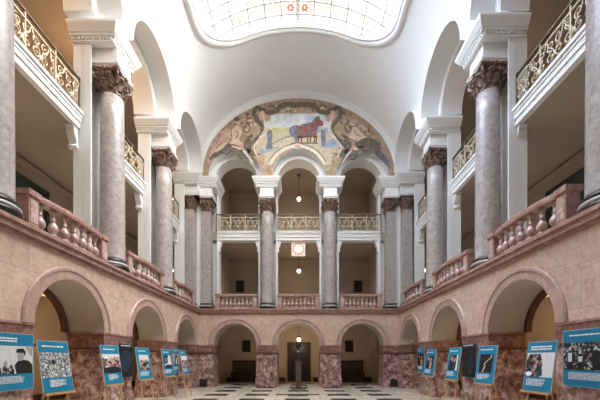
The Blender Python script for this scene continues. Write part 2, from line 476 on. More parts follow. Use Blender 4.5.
def console(mb, u, du, P):
    """scroll bracket under the balcony beside a pier; du = +1/-1 towards the opening"""
    prof = [(.22, ZS0), (.22, ZS0 - .06), (.17, ZS0 - .10), (.165, ZS0 - .20), (.12, ZS0 - .32), (.06, ZS0 - .42), (.055, ZS0 - .50), (.085, ZS0 - .54), (.085, ZS0 - .59), (.04, ZS0 - .63)]
    rows = []
    for w in (.76, 1.0):
        rows.append([P(u + du * a, w, z) for a, z in prof] + [P(u, w, ZS0 - .64), P(u, w, ZS0)])
    mb.grid(rows, 'white', False, True)
    for rw in rows: mb.add(rw, [tuple(range(len(rw)))], 'white')
    mb.tube([P(u + du * .055, .745, ZS0 - .565), P(u + du * .055, 1.015, ZS0 - .565)], .045, 'white', 12)
def upper(side, bays, cols, half, ro, ri, w_ring, u0, u1, ends):
    P = FR[side]; r = roots[side]
    for u in cols:
        m = MB()
        wo = {'left': 1.19, 'right': 1.30, 'back': 1.25}[side]
        wi = {'left': .90, 'right': .99, 'back': .93}[side]
        m.box(u - half, u + half, wi, wo, Z2 - .02, ZE1 + .02, 'white', P)
        for q in (-1, 1):
            a, b = sorted((u + q * .455, u + q * half)); m.box(a, b, wi - .24, wi + .01, Z2 - .02, ZE1 + .02, 'white', P)
        m.build('white_pier', r)
        m = MB()
        so = {'left': -.07, 'right': .05, 'back': 0}[side]
        m.box(u - .37, u + .37, .01 + so, 1.0, ZE0 + .004, ZE1 + .02, 'white', P)
        m.box(u - .40, u + .40, -.02 + so, .95, ZE0 + .004, ZE0 + .07, 'white', P)
        m.box(u - .43, u + .43, -.05 + so, .95, ZE0 + .07, ZE0 + .13, 'white', P)
        corn(m, u - half, u + half, .0, 1.25, P)
        bw = .5 * (bays[0] - bays[1]) if side != 'back' else 1.77
        m.box(u - abs(bw) + ro, u + abs(bw) - ro, .02, 1.24, ZK, ZC, 'white', P)
        m.build('entablature', r)
    for c in bays:
        a, b = ends[c]
        m = MB()
        fo = 0 if side == 'back' else .24; zo = 0 if side == 'back' else .07
        m.box(a, b, .70 + fo, 1.1, ZS0 + zo, ZS0 + .17 + zo, 'white', P)
        m.box(a, b, .665 + fo, 1.1, ZS0 + .17 + zo, ZS0 + .31 + zo, 'white', P)
        m.box(a, b, .64 + fo, 1.1, ZS0 + .31 + zo, ZS0 + .40 + zo, 'white', P)
        m.box(a, b, .60 + fo, 1.1, ZS0 + .40 + zo, ZS1 + zo, 'white', P)
        Pz = lambda uu, w, z: P(uu, w + fo, z + zo)
        console(m, a, 1, Pz); console(m, b, -1, Pz)
        m.build('balcony_fascia', r)
    m = MB()
    for c in bays:
        soffit(m, c, ro, ZC, -.35 if side != 'back' else .02, w_ring, 'white', P, 32)
        ring(m, c, ZC, [(ri, w_ring), (ri, 1.25), (ro + .1, 1.25), (ro + .1, w_ring)], 'white', P, 32)
        m2 = [(ri + .05, w_ring - .03), (ri + .05, w_ring + .01), (ri + .12, w_ring + .01), (ri + .12, w_ring - .03)]
        ring(m, c, ZC, m2, 'white', P, 32)
    m.build('upper_arch', r)
    m = MB(); pierced(m, bays, ri + .02, ZC, 13.5, u0, u1, 1.25, 'tan', P)
    m.build('gallery_arch_wall', r)
ends = {15.42: (14.12, 16.97), 11.57: (10.32, 13.14), 7.74: (6.42, 9.36), 3.9: (2.51, 5.40), .1: (-1.73, 1.55)}
for s in ('left', 'right'):
    upper(s, SU, [17.45] + (SCL if s == 'left' else SCR) + [2.03], .50, 1.62, 1.36, .40, YF, 18.58, ends)
BC = [-5.18, -1.77, 1.77, 5.18]
upper('back', BB, BC, .55, 1.45, 1.2, .42, -W - 1.25, W + 1.25, {-3.54: (-4.63, -2.32), 0: (-1.22, 1.22), 3.54: (2.32, 4.63)})
m = MB()
for sx in (-1, 1):
    a, b = sorted((sx * 5.46, sx * 5.755)); m.box(a, b, 17.62, 18.3, Z2 - .02, ZE1, 'white')
m.build('corner_pier', roots['back'])
# ------------------------------------------------------------------ vault
vz = lambda x: ZC + VB * math.sqrt(max(0, 1 - (x / VA) ** 2))
vx = lambda z: VA * math.sqrt(max(0, 1 - ((z - ZC) / VB) ** 2))
ZT = 13.6
TT = math.asin(vx(ZT) / VA)
ceiling = struct(empty('ceiling'), 'white barrel vault', 'ceiling')
for sgn in (-1, 1):
    m = MB(); RO = 1.62
    colmns = []
    u = YF
    for c in sorted(SU):
        a = c - RO
        for k in range(5):
            if u < a: colmns.append((u + (a - u) * k / 5, ZC))
        for (uu, zz) in arc(c, RO, ZC, 32): colmns.append((uu, zz))
        u = c + RO
    for k in range(1, 5): colmns.append((u + (YB + .02 - u) * k / 4, ZC))
    rows = []
    for i in range(13):
        rows.append([(sgn * vx(z + (ZT - z) * i / 12), uu, z + (ZT - z) * i / 12) for uu, z in colmns])
    m.grid(rows, 'vault', True)
    m.build('vault_haunch', ceiling)
# upper vault with the rounded skylight opening, in (t, y) with x = VA sin t
SX, SY0, SY1, SR = 4.16, 3.60, 14.12, 1.70
def outline(inset, n=14):
    pts = []
    x1 = SX - inset; y0 = SY0 + inset; y1 = SY1 - inset; rr = SR - inset * .6
    def seg(a, b, k): return [(a[0] + (b[0] - a[0]) * i / k, a[1] + (b[1] - a[1]) * i / k) for i in range(k)]
    def cor(cx, cy, a0): return [(cx + rr * math.cos(a0 + PI / 2 * i / n), cy + rr * math.sin(a0 + PI / 2 * i / n)) for i in range(n)]
    pts += cor(x1 - rr, y1 - rr, 0); pts += seg((x1 - rr, y1), (-x1 + rr, y1), 24)
    pts += cor(-x1 + rr, y1 - rr, PI / 2); pts += seg((-x1, y1 - rr), (-x1, y0 + rr), 24)
    pts += cor(-x1 + rr, y0 + rr, PI); pts += seg((-x1 + rr, y0), (x1 - rr, y0), 24)
    pts += cor(x1 - rr, y0 + rr, 1.5 * PI); pts += seg((x1, y0 + rr), (x1, y1 - rr), 24)
    return pts
def on_vault(x, y, lift=0):
    x = max(-VA, min(VA, x)); t = math.asin(x / VA)
    return ((VA + lift) * math.sin(t), y, ZC + (VB + lift) * math.cos(t))
o0 = outline(0)
m = MB(); n = len(o0); nn = []
XT = VA * math.sin(TT)
for i, (x, y) in enumerate(o0):
    t = math.asin(x / VA)
    a = o0[i - 1]; b = o0[(i + 1) % n]
    dt = Vector((b[0] - a[0], b[1] - a[1])).normalized(); nx, ny = dt.y, -dt.x
    cands = []
    if nx > 1e-6: cands.append((TT - t) * VA / nx)
    if nx < -1e-6: cands.append((-TT - t) * VA / nx)
    if ny > 1e-6: cands.append((YB + .02 - y) / ny)
    if ny < -1e-6: cands.append((YF - y) / ny)
    k = min(c for c in cands if c >= 0)
    nn.append([t * VA + nx * k, y + ny * k])
for cx_, cy_ in ((TT * VA, YB + .02), (-TT * VA, YB + .02), (TT * VA, YF), (-TT * VA, YF)):
    j = min(range(n), key=lambda q: (nn[q][0] - cx_) ** 2 + (nn[q][1] - cy_) ** 2); nn[j] = [cx_, cy_]
rows = []
for s_ in range(13):
    f = s_ / 12; row = []
    for (x, y), (q, yy) in zip(o0, nn):
        t0 = math.asin(x / VA); t = t0 + (q / VA - t0) * f; yv = y + (yy - y) * f
        row.append((VA * math.sin(t), yv, ZC + VB * math.cos(t)))
    rows.append(row)
m.grid(rows, 'vault', True, True)
m.build('vault_crown', ceiling)

# skylight
sky = struct(empty('window_1'), 'arched skylight of leaded glass', 'window')
def rim(insets_lifts, name, mat):
    m = MB(); rows = [[on_vault(x, y, l) for x, y in outline(i)] for i, l in insets_lifts]
    m.grid(rows, mat, True, True); return m.build(name, sky, fix=False)
rim([(-.04, .02), (-.03, -.05), (.05, -.09), (.11, -.09), (.15, -.05)], 'outer_moulding', 'white')
rim([(.15, -.05), (.16, .01), (.18, -.03), (.22, -.03), (.24, .02), (.25, .08), (.32, .10)], 'inner_moulding', 'white')
inn = outline(.40)
def inside(x, y):
    x1 = SX - .32; y0 = SY0 + .32; y1 = SY1 - .32; rr = SR - .32 * .6
    ax = max(0, abs(x) - (x1 - rr)); yc = (y0 + y1) / 2; ay = max(0, abs(y - yc) - ((y1 - y0) / 2 - rr))
    return ax * ax + ay * ay <= rr * rr
mg = {'glass': MB(), 'bars': MB()}
g = mg['glass']
DX, DY = .69, .50
ys_top = 13.47
nx_ = 7
rowsY = [SY1 - .30, ] + [ys_top - DY * k for k in range(22)] + [SY0 + .30]
rowsY = [y for y in rowsY if y >= SY0 + .30]
# glazing: fine strips clipped to the rounded outline, coloured by pane
sub = 6
for ir in range(len(rowsY) - 1):
    ya, yb = rowsY[ir], rowsY[ir + 1]
    for s_ in range(sub):
        y_hi = ya + (yb - ya) * s_ / sub; y_lo = ya + (yb - ya) * (s_ + 1) / sub
        ym = (y_hi + y_lo) / 2
        x1 = SX - .30; y0 = SY0 + .30; y1 = SY1 - .30; rr = SR - .30 * .6; yc = (y0 + y1) / 2
        ay = max(0, abs(ym - yc) - ((y1 - y0) / 2 - rr)); lim = x1 - rr + math.sqrt(max(0, rr * rr - ay * ay))
        xs = [-lim] + [DX * k for k in range(-6, 7) if abs(DX * k) < lim - .02] + [lim]
        for xa, xb in zip(xs, xs[1:]):
            xm = (xa + xb) / 2; k = abs(xm) / DX
            mat = 'glass'
            if ir in (1, 2) :
                kk = int(k)
                if ir == 1: mat = {0: 'glass_orange', 1: 'glass_yellow', 2: 'glass_green', 3: 'glass_yellow'}.get(kk, 'glass')
                if ir == 2: mat = {0: 'glass_orange', 1: 'glass_yellow', 2: 'glass_green'}.get(kk, 'glass')
            elif ir % 6 == 5: mat = 'glass_yellow' if int(k) < 4 else 'glass'
            cells = [xa + (xb - xa) * q / 3 for q in range(4)]
            for qa, qb in zip(cells, cells[1:]):
                g.quad([on_vault(qa, y_hi, .10), on_vault(qb, y_hi, .10), on_vault(qb, y_lo, .10), on_vault(qa, y_lo, .10)], mat, True)
g.build('glass_panes', sky)
# red flower motifs in the leaded glass
m = MB()
for sx in (-.30, .30):
    for k in range(6):
        a = k * PI / 3; c = (sx + .10 * math.cos(a), 13.24 + .10 * math.sin(a))
        m.quad([on_vault(c[0] + .055 * math.cos(b * PI / 4), c[1] + .055 * math.sin(b * PI / 4), .09) for b in range(8)], 'glass_red')
m.build('red_flower', sky)
b_ = mg['bars']
for y in rowsY[1:-1]:
    pts = [(-SX + SX * 2 * k / 60) for k in range(61)]
    pts = [x for x in pts if inside(x, y)]
    if len(pts) > 2: b_.tube([on_vault(x, y, .08) for x in pts], .031, 'muntin', 6)
for k in range(-6, 7):
    ys = [y for y in [SY0 + (SY1 - SY0) * q / 80 for q in range(81)] if inside(DX * k, y)]
    for off in (() if len(ys) < 2 else (-.04, .04) if k == 0 else (0,)):
        b_.tube([on_vault(DX * k + off, ys[0], .08), on_vault(DX * k + off, ys[-1], .08)], .031, 'muntin', 6)
b_.build('glazing_bars', sky)

# ------------------------------------------------------------------ back lunette wall, rim and mural
FA, FB = 5.38, 4.33
ez = lambda x, a=FA, b=FB: ZC + b * math.sqrt(max(0, 1 - (x / a) ** 2))
LY = YB + .02
def lunette(mb, y, a, b, r, mat):
    xs = [-a + (-4.99 + a) * k / 10 for k in range(11)]
    def strip(pts):
        for p, q in zip(pts, pts[1:]):
            mb.quad([(p[0], y, p[1]), (q[0], y, q[1]), (q[0], y, max(q[1], ez(q[0], a, b))), (p[0], y, max(p[1], ez(p[0], a, b)))], mat)
    seq = [(-a * math.cos(.5 * PI * k / 10), ZC) for k in range(11)]
    pts = []
    cs = BB; u = -a
    for c in cs:
        lo = c - r
        for k in range(9): pts.append((u + (lo - u) * (k / 8) ** (2 if u == -a else 1), ZC))
        pts += arc(c, r, ZC, 32); u = c + r
    for k in range(9): pts.append((a - (a - u) * (1 - k / 8) ** 2, ZC))
    strip(pts)
m = MB(); lunette(m, LY + .02, 5.6, 4.65, 1.45, 'white')
m.build('lunette_wall', roots['back'])
m = MB(); rows = []
for k in range(61):
    t = PI * k / 60
    prof = [(5.37, 4.32, 0), (5.37, 4.32, -.05), (5.42, 4.38, -.09), (5.50, 4.48, -.09), (5.55, 4.56, -.05), (5.62, 4.67, -.14)]
    rows.append([(-a * math.cos(t), LY + dy, ZC + b * math.sin(t)) for a, b, dy in prof])
m.grid(rows, 'white', True); m.build('lunette_moulding', roots['back'], fix=False)

mural = tag(empty('mural', (0, LY - .012, ZC)), 'arched painting of ploughing horses on the end wall above three arches', 'painting')
def MP(x, y): return ((x - 301) * LY / 312 + .135, 1.6 + (358.5 - y) * LY / 312 - ZC)
def flat(mb, pts, mat, lvl):
    vs = [(*MP(*p)[:1], -.009 * lvl, MP(*p)[1]) for p in pts]
    mb.add(vs, [tuple(range(len(vs)))], mat)
def ribbon(mb, pts, w, mat, lvl):
    n_ = len(pts); L = []; Rr = []
    for i in range(n_):
        a = pts[max(0, i - 1)]; b = pts[min(n_ - 1, i + 1)]; dx, dy = b[0] - a[0], b[1] - a[1]; l = math.hypot(dx, dy) or 1
        ww = w[i] if isinstance(w, list) else w
        L.append((pts[i][0] - dy / l * ww / 2, pts[i][1] + dx / l * ww / 2)); Rr.append((pts[i][0] + dy / l * ww / 2, pts[i][1] - dx / l * ww / 2))
    for i in range(n_ - 1): flat(mb, [L[i], L[i + 1], Rr[i + 1], Rr[i]], mat, lvl)
def ell(cx_, cy_, a, b, rot=0, n=14): return [(cx_ + a * math.cos(t) * math.cos(rot) - b * math.sin(t) * math.sin(rot), cy_ + a * math.cos(t) * math.sin(rot) + b * math.sin(t) * math.cos(rot)) for t in [2 * PI * k / n for k in range(n)]]
def smooth(pts, k=4):
    out = []
    for i in range(len(pts) - 1):
        p0 = pts[max(0, i - 1)]; p1 = pts[i]; p2 = pts[i + 1]; p3 = pts[min(len(pts) - 1, i + 2)]
        for j in range(k):
            t = j / k
            out.append(tuple(.5 * (2 * p1[d] + (p2[d] - p0[d]) * t + (2 * p0[d] - 5 * p1[d] + 4 * p2[d] - p3[d]) * t * t + (3 * p1[d] - p0[d] - 3 * p2[d] + p3[d]) * t ** 3) for d in (0, 1)))
    out.append(pts[-1]); return out
mir = lambda pts: [(595 - x, y) for x, y in pts]
m = MB()
lunette(m, 0, 5.35, 4.30, 1.47, 'mural_ground')
g = m.build('painted_ground', mural, P=lambda x, y, z: (x, -.0, z - ZC))
# central landscape
m = MB()
ringr = 1.45 / LY * 312; c0 = 301 - .135 * 312 / LY + 0
cy0 = 358.5 - (ZC - 1.6) * 312 / LY
def above_rings(pts):
    out = []
    for x, y in pts:
        for b in BB:
            cxp = 301 + (b - .135) * 312 / LY; d = abs(x - cxp)
            if d < ringr + 1.5:
                y = min(y, cy0 - math.sqrt(max(0, (ringr + 1.5) ** 2 - d * d)))
        out.append((x, y))
    return out
low = above_rings([(254 + 88 * k / 40, 165 if 4 < k < 36 else 153) for k in range(41)])
up_ = smooth([(254, 150), (252, 143), (257, 137), (262, 131), (262, 124), (270, 121)], 3) 
up2 = mir(up_)[::-1]
top = up_ + [(270, 114)] + [(325, 114)] + up2
flat_pts = top + low[::-1]
for i in range(len(low) - 1):
    xa, xb = low[i][0], low[i + 1][0]
    def ty(x):
        pl = up_ + [(270, 121.0), (270.01, 114), (325, 114), (325.01, 121)] + up2
        for p, q in zip(pl, pl[1:]):
            if p[0] <= x <= q[0] and q[0] > p[0]: return p[1] + (q[1] - p[1]) * (x - p[0]) / (q[0] - p[0])
        return 150
    ta, tb = ty(xa), ty(xb)
    def band(ylo, yhi, mat, lvl):
        a0, a1 = max(ta, yhi), min(low[i][1], ylo); b0, b1 = max(tb, yhi), min(low[i + 1][1], ylo)
        if a1 - a0 > .05 or b1 - b0 > .05: flat(m, [(xa, a0), (xb, b0), (xb, max(b0, b1)), (xa, max(a0, a1))], mat, lvl)
    band(129, 100, 'mural_sky', 1)
    band(133, 127.7, 'mural_green' if xa < 292 else 'mural_blue', 1.5)
    band(170, 132, 'mural_field', 1)
m.build('landscape', mural)
m = MB()
# ploughman, horses, driver
flat(m, smooth([(291, 137), (289, 131), (291, 127), (296, 125.5), (300, 126), (303, 124), (304, 128), (302, 135), (298, 137), (297, 142), (295, 142), (294, 138), (291, 137)], 3), 'mural_slate', 2)
flat(m, smooth([(297, 139), (296, 131), (300, 126), (306, 124), (312, 124), (316, 121), (320, 120), (323, 122), (323, 126), (319, 127), (317, 131), (316, 138), (312, 137), (306, 138), (301, 138.5), (297, 139)], 3), 'mural_brown', 2.5)
for x in (298, 301, 307, 310, 314, 316): flat(m, [(x, 136), (x + 1.6, 136), (x + 1, 143), (x - .6, 143)], 'mural_brown', 2.5)
ribbon(m, [(316, 121), (311, 123.3), (306, 124.6)], 1.3, 'mural_slate', 3)
flat(m, ell(321, 123.4, 3, 1.5, .7), 'mural_brown', 3)
ribbon(m, smooth([(298, 128), (296.5, 132), (297.5, 137)], 3), 1.2, 'mural_slate', 3.2)
ribbon(m, smooth([(303, 137), (308, 133), (314, 133), (318, 127)], 3), .9, 'mural_slate', 3.2)
ribbon(m, smooth([(309, 124.5), (310, 130), (309, 137)], 3), .9, 'mural_slate', 3.3)
flat(m, smooth([(311, 124), (315, 119.5), (318.5, 117), (320, 119), (317, 123), (313, 127), (311, 124)], 3), 'mural_brown', 2.7)
ribbon(m, smooth([(312, 122.5), (315, 118.8), (318.5, 116.6)], 3), 1.0, 'mural_slate', 3.4)
ribbon(m, [(291, 143.5), (318, 143.5)], 1.2, 'mural_olive', 2.2)
m.build('horse_team', mural)
m = MB()
flat(m, smooth([(267, 133), (269, 130), (272, 131), (272.5, 137), (272, 143), (272.5, 149), (266, 149), (267.5, 141), (267, 133)], 3), 'mural_slate', 2)
flat(m, ell(271, 129, 1.5, 1.7), 'mural_flesh', 2.5)
m.build('ploughman', mural); m = MB()
flat(m, smooth([(321, 131), (324, 130), (325.5, 135), (325, 146), (321.5, 146), (321, 138), (321, 131)], 3), 'mural_slate', 2)
flat(m, ell(323, 128.6, 1.4, 1.6), 'mural_flesh', 2.5)
flat(m, smooth([(322, 146), (330, 140), (339, 139), (343, 143), (334, 147), (326, 148), (322, 146)], 3), 'mural_blue', 1.8)
m.build('horse_driver', mural); m = MB()
flat(m, smooth([(258, 150), (266, 149), (280, 147), (272, 151), (262, 154), (258, 150)], 3), 'mural_blue', 1.8)
ribbon(m, [(272, 144), (282, 139), (292, 136)], 1, 'mural_slate', 2.2)
m.build('plough', mural)
m = MB()
for fl in (lambda p: p, mir):
    ribbon(m, fl(smooth([(254, 157), (249, 148), (255, 141), (262, 134), (262, 126), (257, 120), (254, 113), (257, 108), (262, 111)], 4)), 4.2, 'mural_olive', 3)
    ribbon(m, fl(smooth([(250, 153), (245, 147), (247, 140), (253, 135)], 4)), 3.0, 'mural_olive', 3)
    ribbon(m, fl(smooth([(262, 110), (268, 113), (275, 112), (281, 107), (288, 105), (297.5, 106)], 4)), 5.0, 'mural_olive', 3)
    ribbon(m, fl(smooth([(259, 139), (264, 132), (265, 124), (263, 116)], 4)), 1.2, 'mural_pale', 3.5)
    flat(m, fl(ell(263, 115, 4.0, 5.0)), 'mural_rose', 2.6)
    flat(m, fl(ell(262.5, 114, 2.2, 3.0)), 'mural_flesh', 3.2)
    ribbon(m, fl(smooth([(247, 160), (240, 153), (230, 150), (218, 152), (210, 160)], 4)), 2.6, 'mural_olive', 2.4)
    ribbon(m, fl(smooth([(232, 147), (240, 149), (247, 155), (253, 164)], 4)), 1.3, 'mural_pale', 2.6)
for k in range(9): flat(m, ell(281 + k * 4.1, 107 - 2.2 * math.sin(PI * k / 8), 2.3, 2.1), 'mural_olive', 3.3)
# ring border over the centre arch with a small medallion
ribbon(m, [(297.3 - 29.5 * math.cos(t), cy0 - 29.5 * math.sin(t)) for t in [PI * (.12 + .76 * k / 24) for k in range(25)]], 3.4, 'mural_pale', 3)
ribbon(m, [(297.3 - 31.5 * math.cos(t), cy0 - 31.5 * math.sin(t)) for t in [PI * (.14 + .72 * k / 24) for k in range(25)]], .9, 'mural_olive', 3.2)
flat(m, ell(297.5, 146.6, 5.2, 2.7), 'mural_pale', 3.4); flat(m, ell(297.5, 146.6, 3.6, 1.8), 'mural_rose', 3.7)
rd = random.Random(5)
for k in range(150):
    a_ = rd.uniform(.03, .97) * PI; q_ = rd.uniform(.80, .965)
    x_ = 297.6 - 96 * q_ * math.cos(a_); y_ = cy0 - 77 * q_ * math.sin(a_)
    if 258 < x_ < 337 and y_ > 112: continue
    if y_ > cy0 - 4 or any(math.hypot(x_ - (301 + (b - .135) * 312 / LY), y_ - cy0) < ringr + 3 for b in BB): continue
    flat(m, ell(x_, y_, rd.uniform(.8, 2.3), rd.uniform(.6, 1.5), rd.uniform(0, 3), 8), rd.choice(['mural_olive', 'mural_olive', 'mural_rose', 'mural_pale']), 1.1 + .004 * k)
for fl in (lambda p: p, mir):
    for sq in ([(247, 122), (250, 128), (247, 133), (244, 130), (246, 126)], [(256, 148), (253, 152), (256, 156), (260, 154)], [(215, 158), (220, 153), (228, 154), (232, 150)], [(243, 150), (238, 155), (242, 160), (247, 158)], [(268, 108), (272, 106), (276, 109), (272, 112)]):
        ribbon(m, fl(smooth(sq, 4)), 1.6, 'mural_olive', 3.4)
    ribbon(m, fl(smooth([(258, 158), (254, 148), (259, 140), (266, 133), (266.5, 122)], 4)), 1.4, 'mural_pale', 3.6)
    flat(m, fl(ell(249, 143, 3.0, 3.6)), 'mural_olive', 2.2)
m.build('scroll_border', mural)
m = MB()
flat(m, smooth([(231, 131), (235, 126), (241, 127), (243, 133), (240, 140), (244, 143), (238, 146), (229, 144), (232, 138), (231, 131)], 3), 'mural_flesh', 2.4)
flat(m, ell(237.5, 121, 2.6, 3.2), 'mural_flesh', 2.5); flat(m, ell(237, 119.6, 3.0, 2.4), 'mural_olive', 2.8)
ribbon(m, smooth([(242, 129), (247, 131), (250, 127)], 3), 2.2, 'mural_flesh', 2.6)
ribbon(m, smooth([(231, 130), (229, 136), (233, 140)], 3), 2.2, 'mural_flesh', 2.6)
ribbon(m, smooth([(238, 143), (228, 141), (222, 147), (216, 152)], 3), 4.0, 'mural_flesh', 2.5)
flat(m, smooth([(221, 150), (224, 141), (229, 138), (231, 145), (236, 149), (226, 152), (221, 150)], 3), 'mural_olive', 2.3)
flat(m, smooth([(223, 132), (228, 128), (227, 138), (220, 146), (216, 147), (223, 132)], 3), 'mural_rose', 2.2)
for pl_ in ([(235, 126), (231, 131), (232, 138), (229, 144)], [(241, 127), (243, 133), (240, 140), (244, 143)], [(238, 146), (229, 145), (222, 150), (216, 154)], [(231, 140), (223, 143), (216, 149)], [(236, 131), (238, 135), (236, 139)]):
    ribbon(m, smooth(pl_, 4), .8, 'mural_olive', 3.2)
flat(m, smooth([(209, 158), (212, 149), (217, 144), (219, 150), (213, 160), (209, 166), (209, 158)], 3), 'mural_rose', 2.0)
flat(m, smooth([(240, 147), (247, 140), (251, 146), (248, 153), (243, 152), (240, 147)], 3), 'mural_rose', 1.6)
m.build('seated_figure', mural)
m = MB()
flat(m, smooth([(349, 134), (351, 128), (357, 127), (361, 132), (366, 136), (372, 139), (366, 143), (356, 142), (350, 139), (349, 134)], 3), 'mural_flesh', 2.4)
flat(m, ell(352.5, 123.5, 2.6, 3.0), 'mural_flesh', 2.5); flat(m, ell(353, 121.8, 3.0, 2.2), 'mural_rose', 2.8)
ribbon(m, smooth([(356, 129), (362, 126), (364, 131)], 3), 2.2, 'mural_flesh', 2.6)
flat(m, smooth([(355, 143), (366, 138), (375, 140), (381, 147), (378, 152), (366, 151), (357, 148), (355, 143)], 3), 'mural_olive', 2.6)
flat(m, smooth([(372, 150), (380, 150), (388, 160), (390, 168), (384, 164), (376, 156), (372, 150)], 3), 'mural_slate', 2.2)
flat(m, smooth([(347, 146), (356, 147), (362, 152), (352, 152), (347, 146)], 3), 'mural_rose', 2.2)
for pl_ in ([(349, 134), (351, 128), (357, 127), (361, 132)], [(350, 139), (356, 142), (366, 143)], [(361, 132), (366, 136), (372, 139)], [(354, 131), (356, 135), (361, 137)]):
    ribbon(m, smooth(pl_, 4), .8, 'mural_olive', 3.2)
flat(m, smooth([(340, 147), (346, 139), (350, 143), (349, 151), (344, 153), (340, 147)], 3), 'mural_rose', 1.6)
m.build('reclining_figure', mural)

# ------------------------------------------------------------------ columns
def cap_mesh(square=False):
    sh = (lambda t: .95 / max(abs(math.cos(t)), abs(math.sin(t)))) if square else (lambda t: 1.0)
    m = MB()
    m.lathe([(.325, 0), (.345, .015), (.345, .04), (.32, .055), (.31, .1), (.31, .35), (.36, .52), (.40, .60)], 'bronze', 32, shape=sh)
    def leaf(th, z0, h, wid, out):
        R0 = .315 * sh(th); rows_f = []; rows_b = []
        N = 9
        for i in range(N + 1):
            t = i / N
            rr = R0 + .02 + out * (t ** 2.2) - (0 if t < .85 else 0)
            z = z0 + h * (t if t < .8 else .8 + .12 * math.sin((t - .8) / .2 * PI) - .35 * (t - .8) )
            hw = wid * (.55 + .6 * math.sin(PI * min(1, t * 1.05)) ** .7) * (1 if t < .9 else .75) * (1 + .16 * math.cos(t * 22)) / 1.2
            rf = []; rb = []
            for j in range(5):
                s = (j - 2) / 2
                c = .035 * (1 - abs(s)) + (.012 if j % 2 == 0 else -.008)
                q = rr + c; y = hw * s
                rf.append((q * math.cos(th) - y * math.sin(th), q * math.sin(th) + y * math.cos(th), z))
                q2 = rr - .02
                rb.append((q2 * math.cos(th) - y * .8 * math.sin(th), q2 * math.sin(th) + y * .8 * math.cos(th), z - .01))
            rows_f.append(rf + rb[::-1])
        m.grid(rows_f, 'bronze', True, True)
        m.add(rows_f[-1], [tuple(range(10))], 'bronze')
    for k in range(8):
        leaf(2 * PI * k / 8, .05, .27, .105, .15)
    for k in range(8):
        leaf(2 * PI * (k + .5) / 8, .14, .38, .10, .17)
    for k in range(4):                                   # corner volutes and their stems
        th = PI / 4 + k * PI / 2
        pts = []; rad = []
        for i in range(26):
            t = i / 25
            a = -PI / 2 + t * 3.6 * PI; rr = .105 * (1 - .75 * t)
            q = .47 + rr * math.cos(a) * .9; z = .51 + rr * math.sin(a)
            pts.append((q * math.cos(th), q * math.sin(th), z)); rad.append(.034 * (1 - .4 * t))
        pts = [(.33 * math.cos(th), .33 * math.sin(th), .28), (.40 * math.cos(th), .40 * math.sin(th), .38)] + pts
        rad = [.03, .035] + rad
        m.tube(pts, rad, 'bronze', 7)
        for s in (-1, 1):                                 # small inner volutes
            a0 = k * PI / 2; P0 = []
            for i in range(16):
                t = i / 15; aa = -PI / 2 + t * 2.6 * PI; rr = .07 * (1 - .7 * t)
                y = s * (.10 + rr * math.cos(aa)); z = .47 + rr * math.sin(aa); q = .41 * (1.0 if not square else 1.0)
                P0.append((q * math.cos(a0) - y * math.sin(a0), q * math.sin(a0) + y * math.cos(a0), z))
            m.tube(P0, .022, 'bronze', 6)
        a0 = k * PI / 2
        m.ball((.43 * math.cos(a0), .43 * math.sin(a0), .625), .06, 'bronze', 10, 6)
    ab = m; m = MB()
    for z0, z1, e in ((.60, .64, 0), (.64, .70, .025)):
        pts = []; e += 0
        for k in range(4):
            a = k * PI / 2
            for j in range(9):
                s = (j - 4) / 4; q = .37 + e + .05 * s * s; y = s * (.40 + e)
                if j in (0,): continue
                pts.append((q * math.cos(a) - y * math.sin(a), q * math.sin(a) + y * math.cos(a)))
        n_ = len(pts)
        m.add([(x, y, z0) for x, y in pts] + [(x, y, z1) for x, y in pts], [tuple(range(n_)), tuple(range(n_, 2 * n_))] + [(i, (i + 1) % n_, n_ + (i + 1) % n_, n_ + i) for i in range(n_)], 'bronze')
    return ab, m
CH = ZE0 - .70 - Z2 - .003          # capital starts here above the base level
def make_column(square, label, group, loc, rot):
    root = tag(empty('pilaster_column' if square else 'column', loc, rot), label, 'column', group)
    sh = (lambda t: .86 / max(abs(math.cos(t)), abs(math.sin(t)))) if square else None
    n = 4 if square else 36
    def body(m, prof, mat):
        if square:
            for (r0, z0), (r1, z1) in zip(prof, prof[1:]):
                rows = [[(sx * r * .74, sy * r * .74, z) for sx, sy in ((-1, -1), (1, -1), (1, 1), (-1, 1))] for r, z in ((r0, z0), (r1, z1))]
                m.grid(rows, mat, False, True)
            for r, z in (prof[0], prof[-1]):
                m.quad([(sx * r * .74, sy * r * .74, z) for sx, sy in ((-1, -1), (1, -1), (1, 1), (-1, 1))], mat)
        else: m.lathe(prof, mat, 36)
    m = MB()
    body(m, [(.47, 0), (.47, .05), (.485, .08), (.485, .12), (.46, .14)], 'dark')
    body(m, [(.44, .14), (.465, .17), (.465, .21), (.43, .24)], 'basewhite')
    body(m, [(.40, .24), (.425, .26), (.425, .31), (.385, .34)], 'dark')
    m.build('base', root)
    m = MB(); prof = [(.385, .34), (.365, .40)]
    for k in range(1, 9):
        t = k / 8; prof.append((.36 - .035 * t ** 1.6, .40 + (CH - .40) * t))
    body(m, prof, 'shaft'); m.build('shaft', root)
    q = .80 if square else 1.0; m, ab = cap_mesh(square); Pc = lambda x, y, z: (x * q, y * q, z + CH); cp = m.build('capital', root, P=Pc); ab.build('abacus', cp, P=Pc)
    root['kind'] = 'thing'
    return root
XA = W + AX
col0 = make_column(False, 'grey marble column at far left edge of the photo, capital out of frame', 'side columns', (XL, SCL[2], Z2 + .003), (0, 0, 0))
GC = 'tall marble columns around the hall'
col0['group'] = GC
dup(col0, (XL, SCL[1], Z2 + .003), (0, 0, 0), 'large grey marble column on the left side between first and second balustrade', GC)
dup(col0, (XL, SCL[0], Z2 + .003), (0, 0, 0), 'grey marble column on the left side nearest the back wall', GC)
dup(col0, (XR_, SCR[2], Z2 + .003), (0, 0, 0), 'grey marble column at far right edge of the photo, capital out of frame', GC)
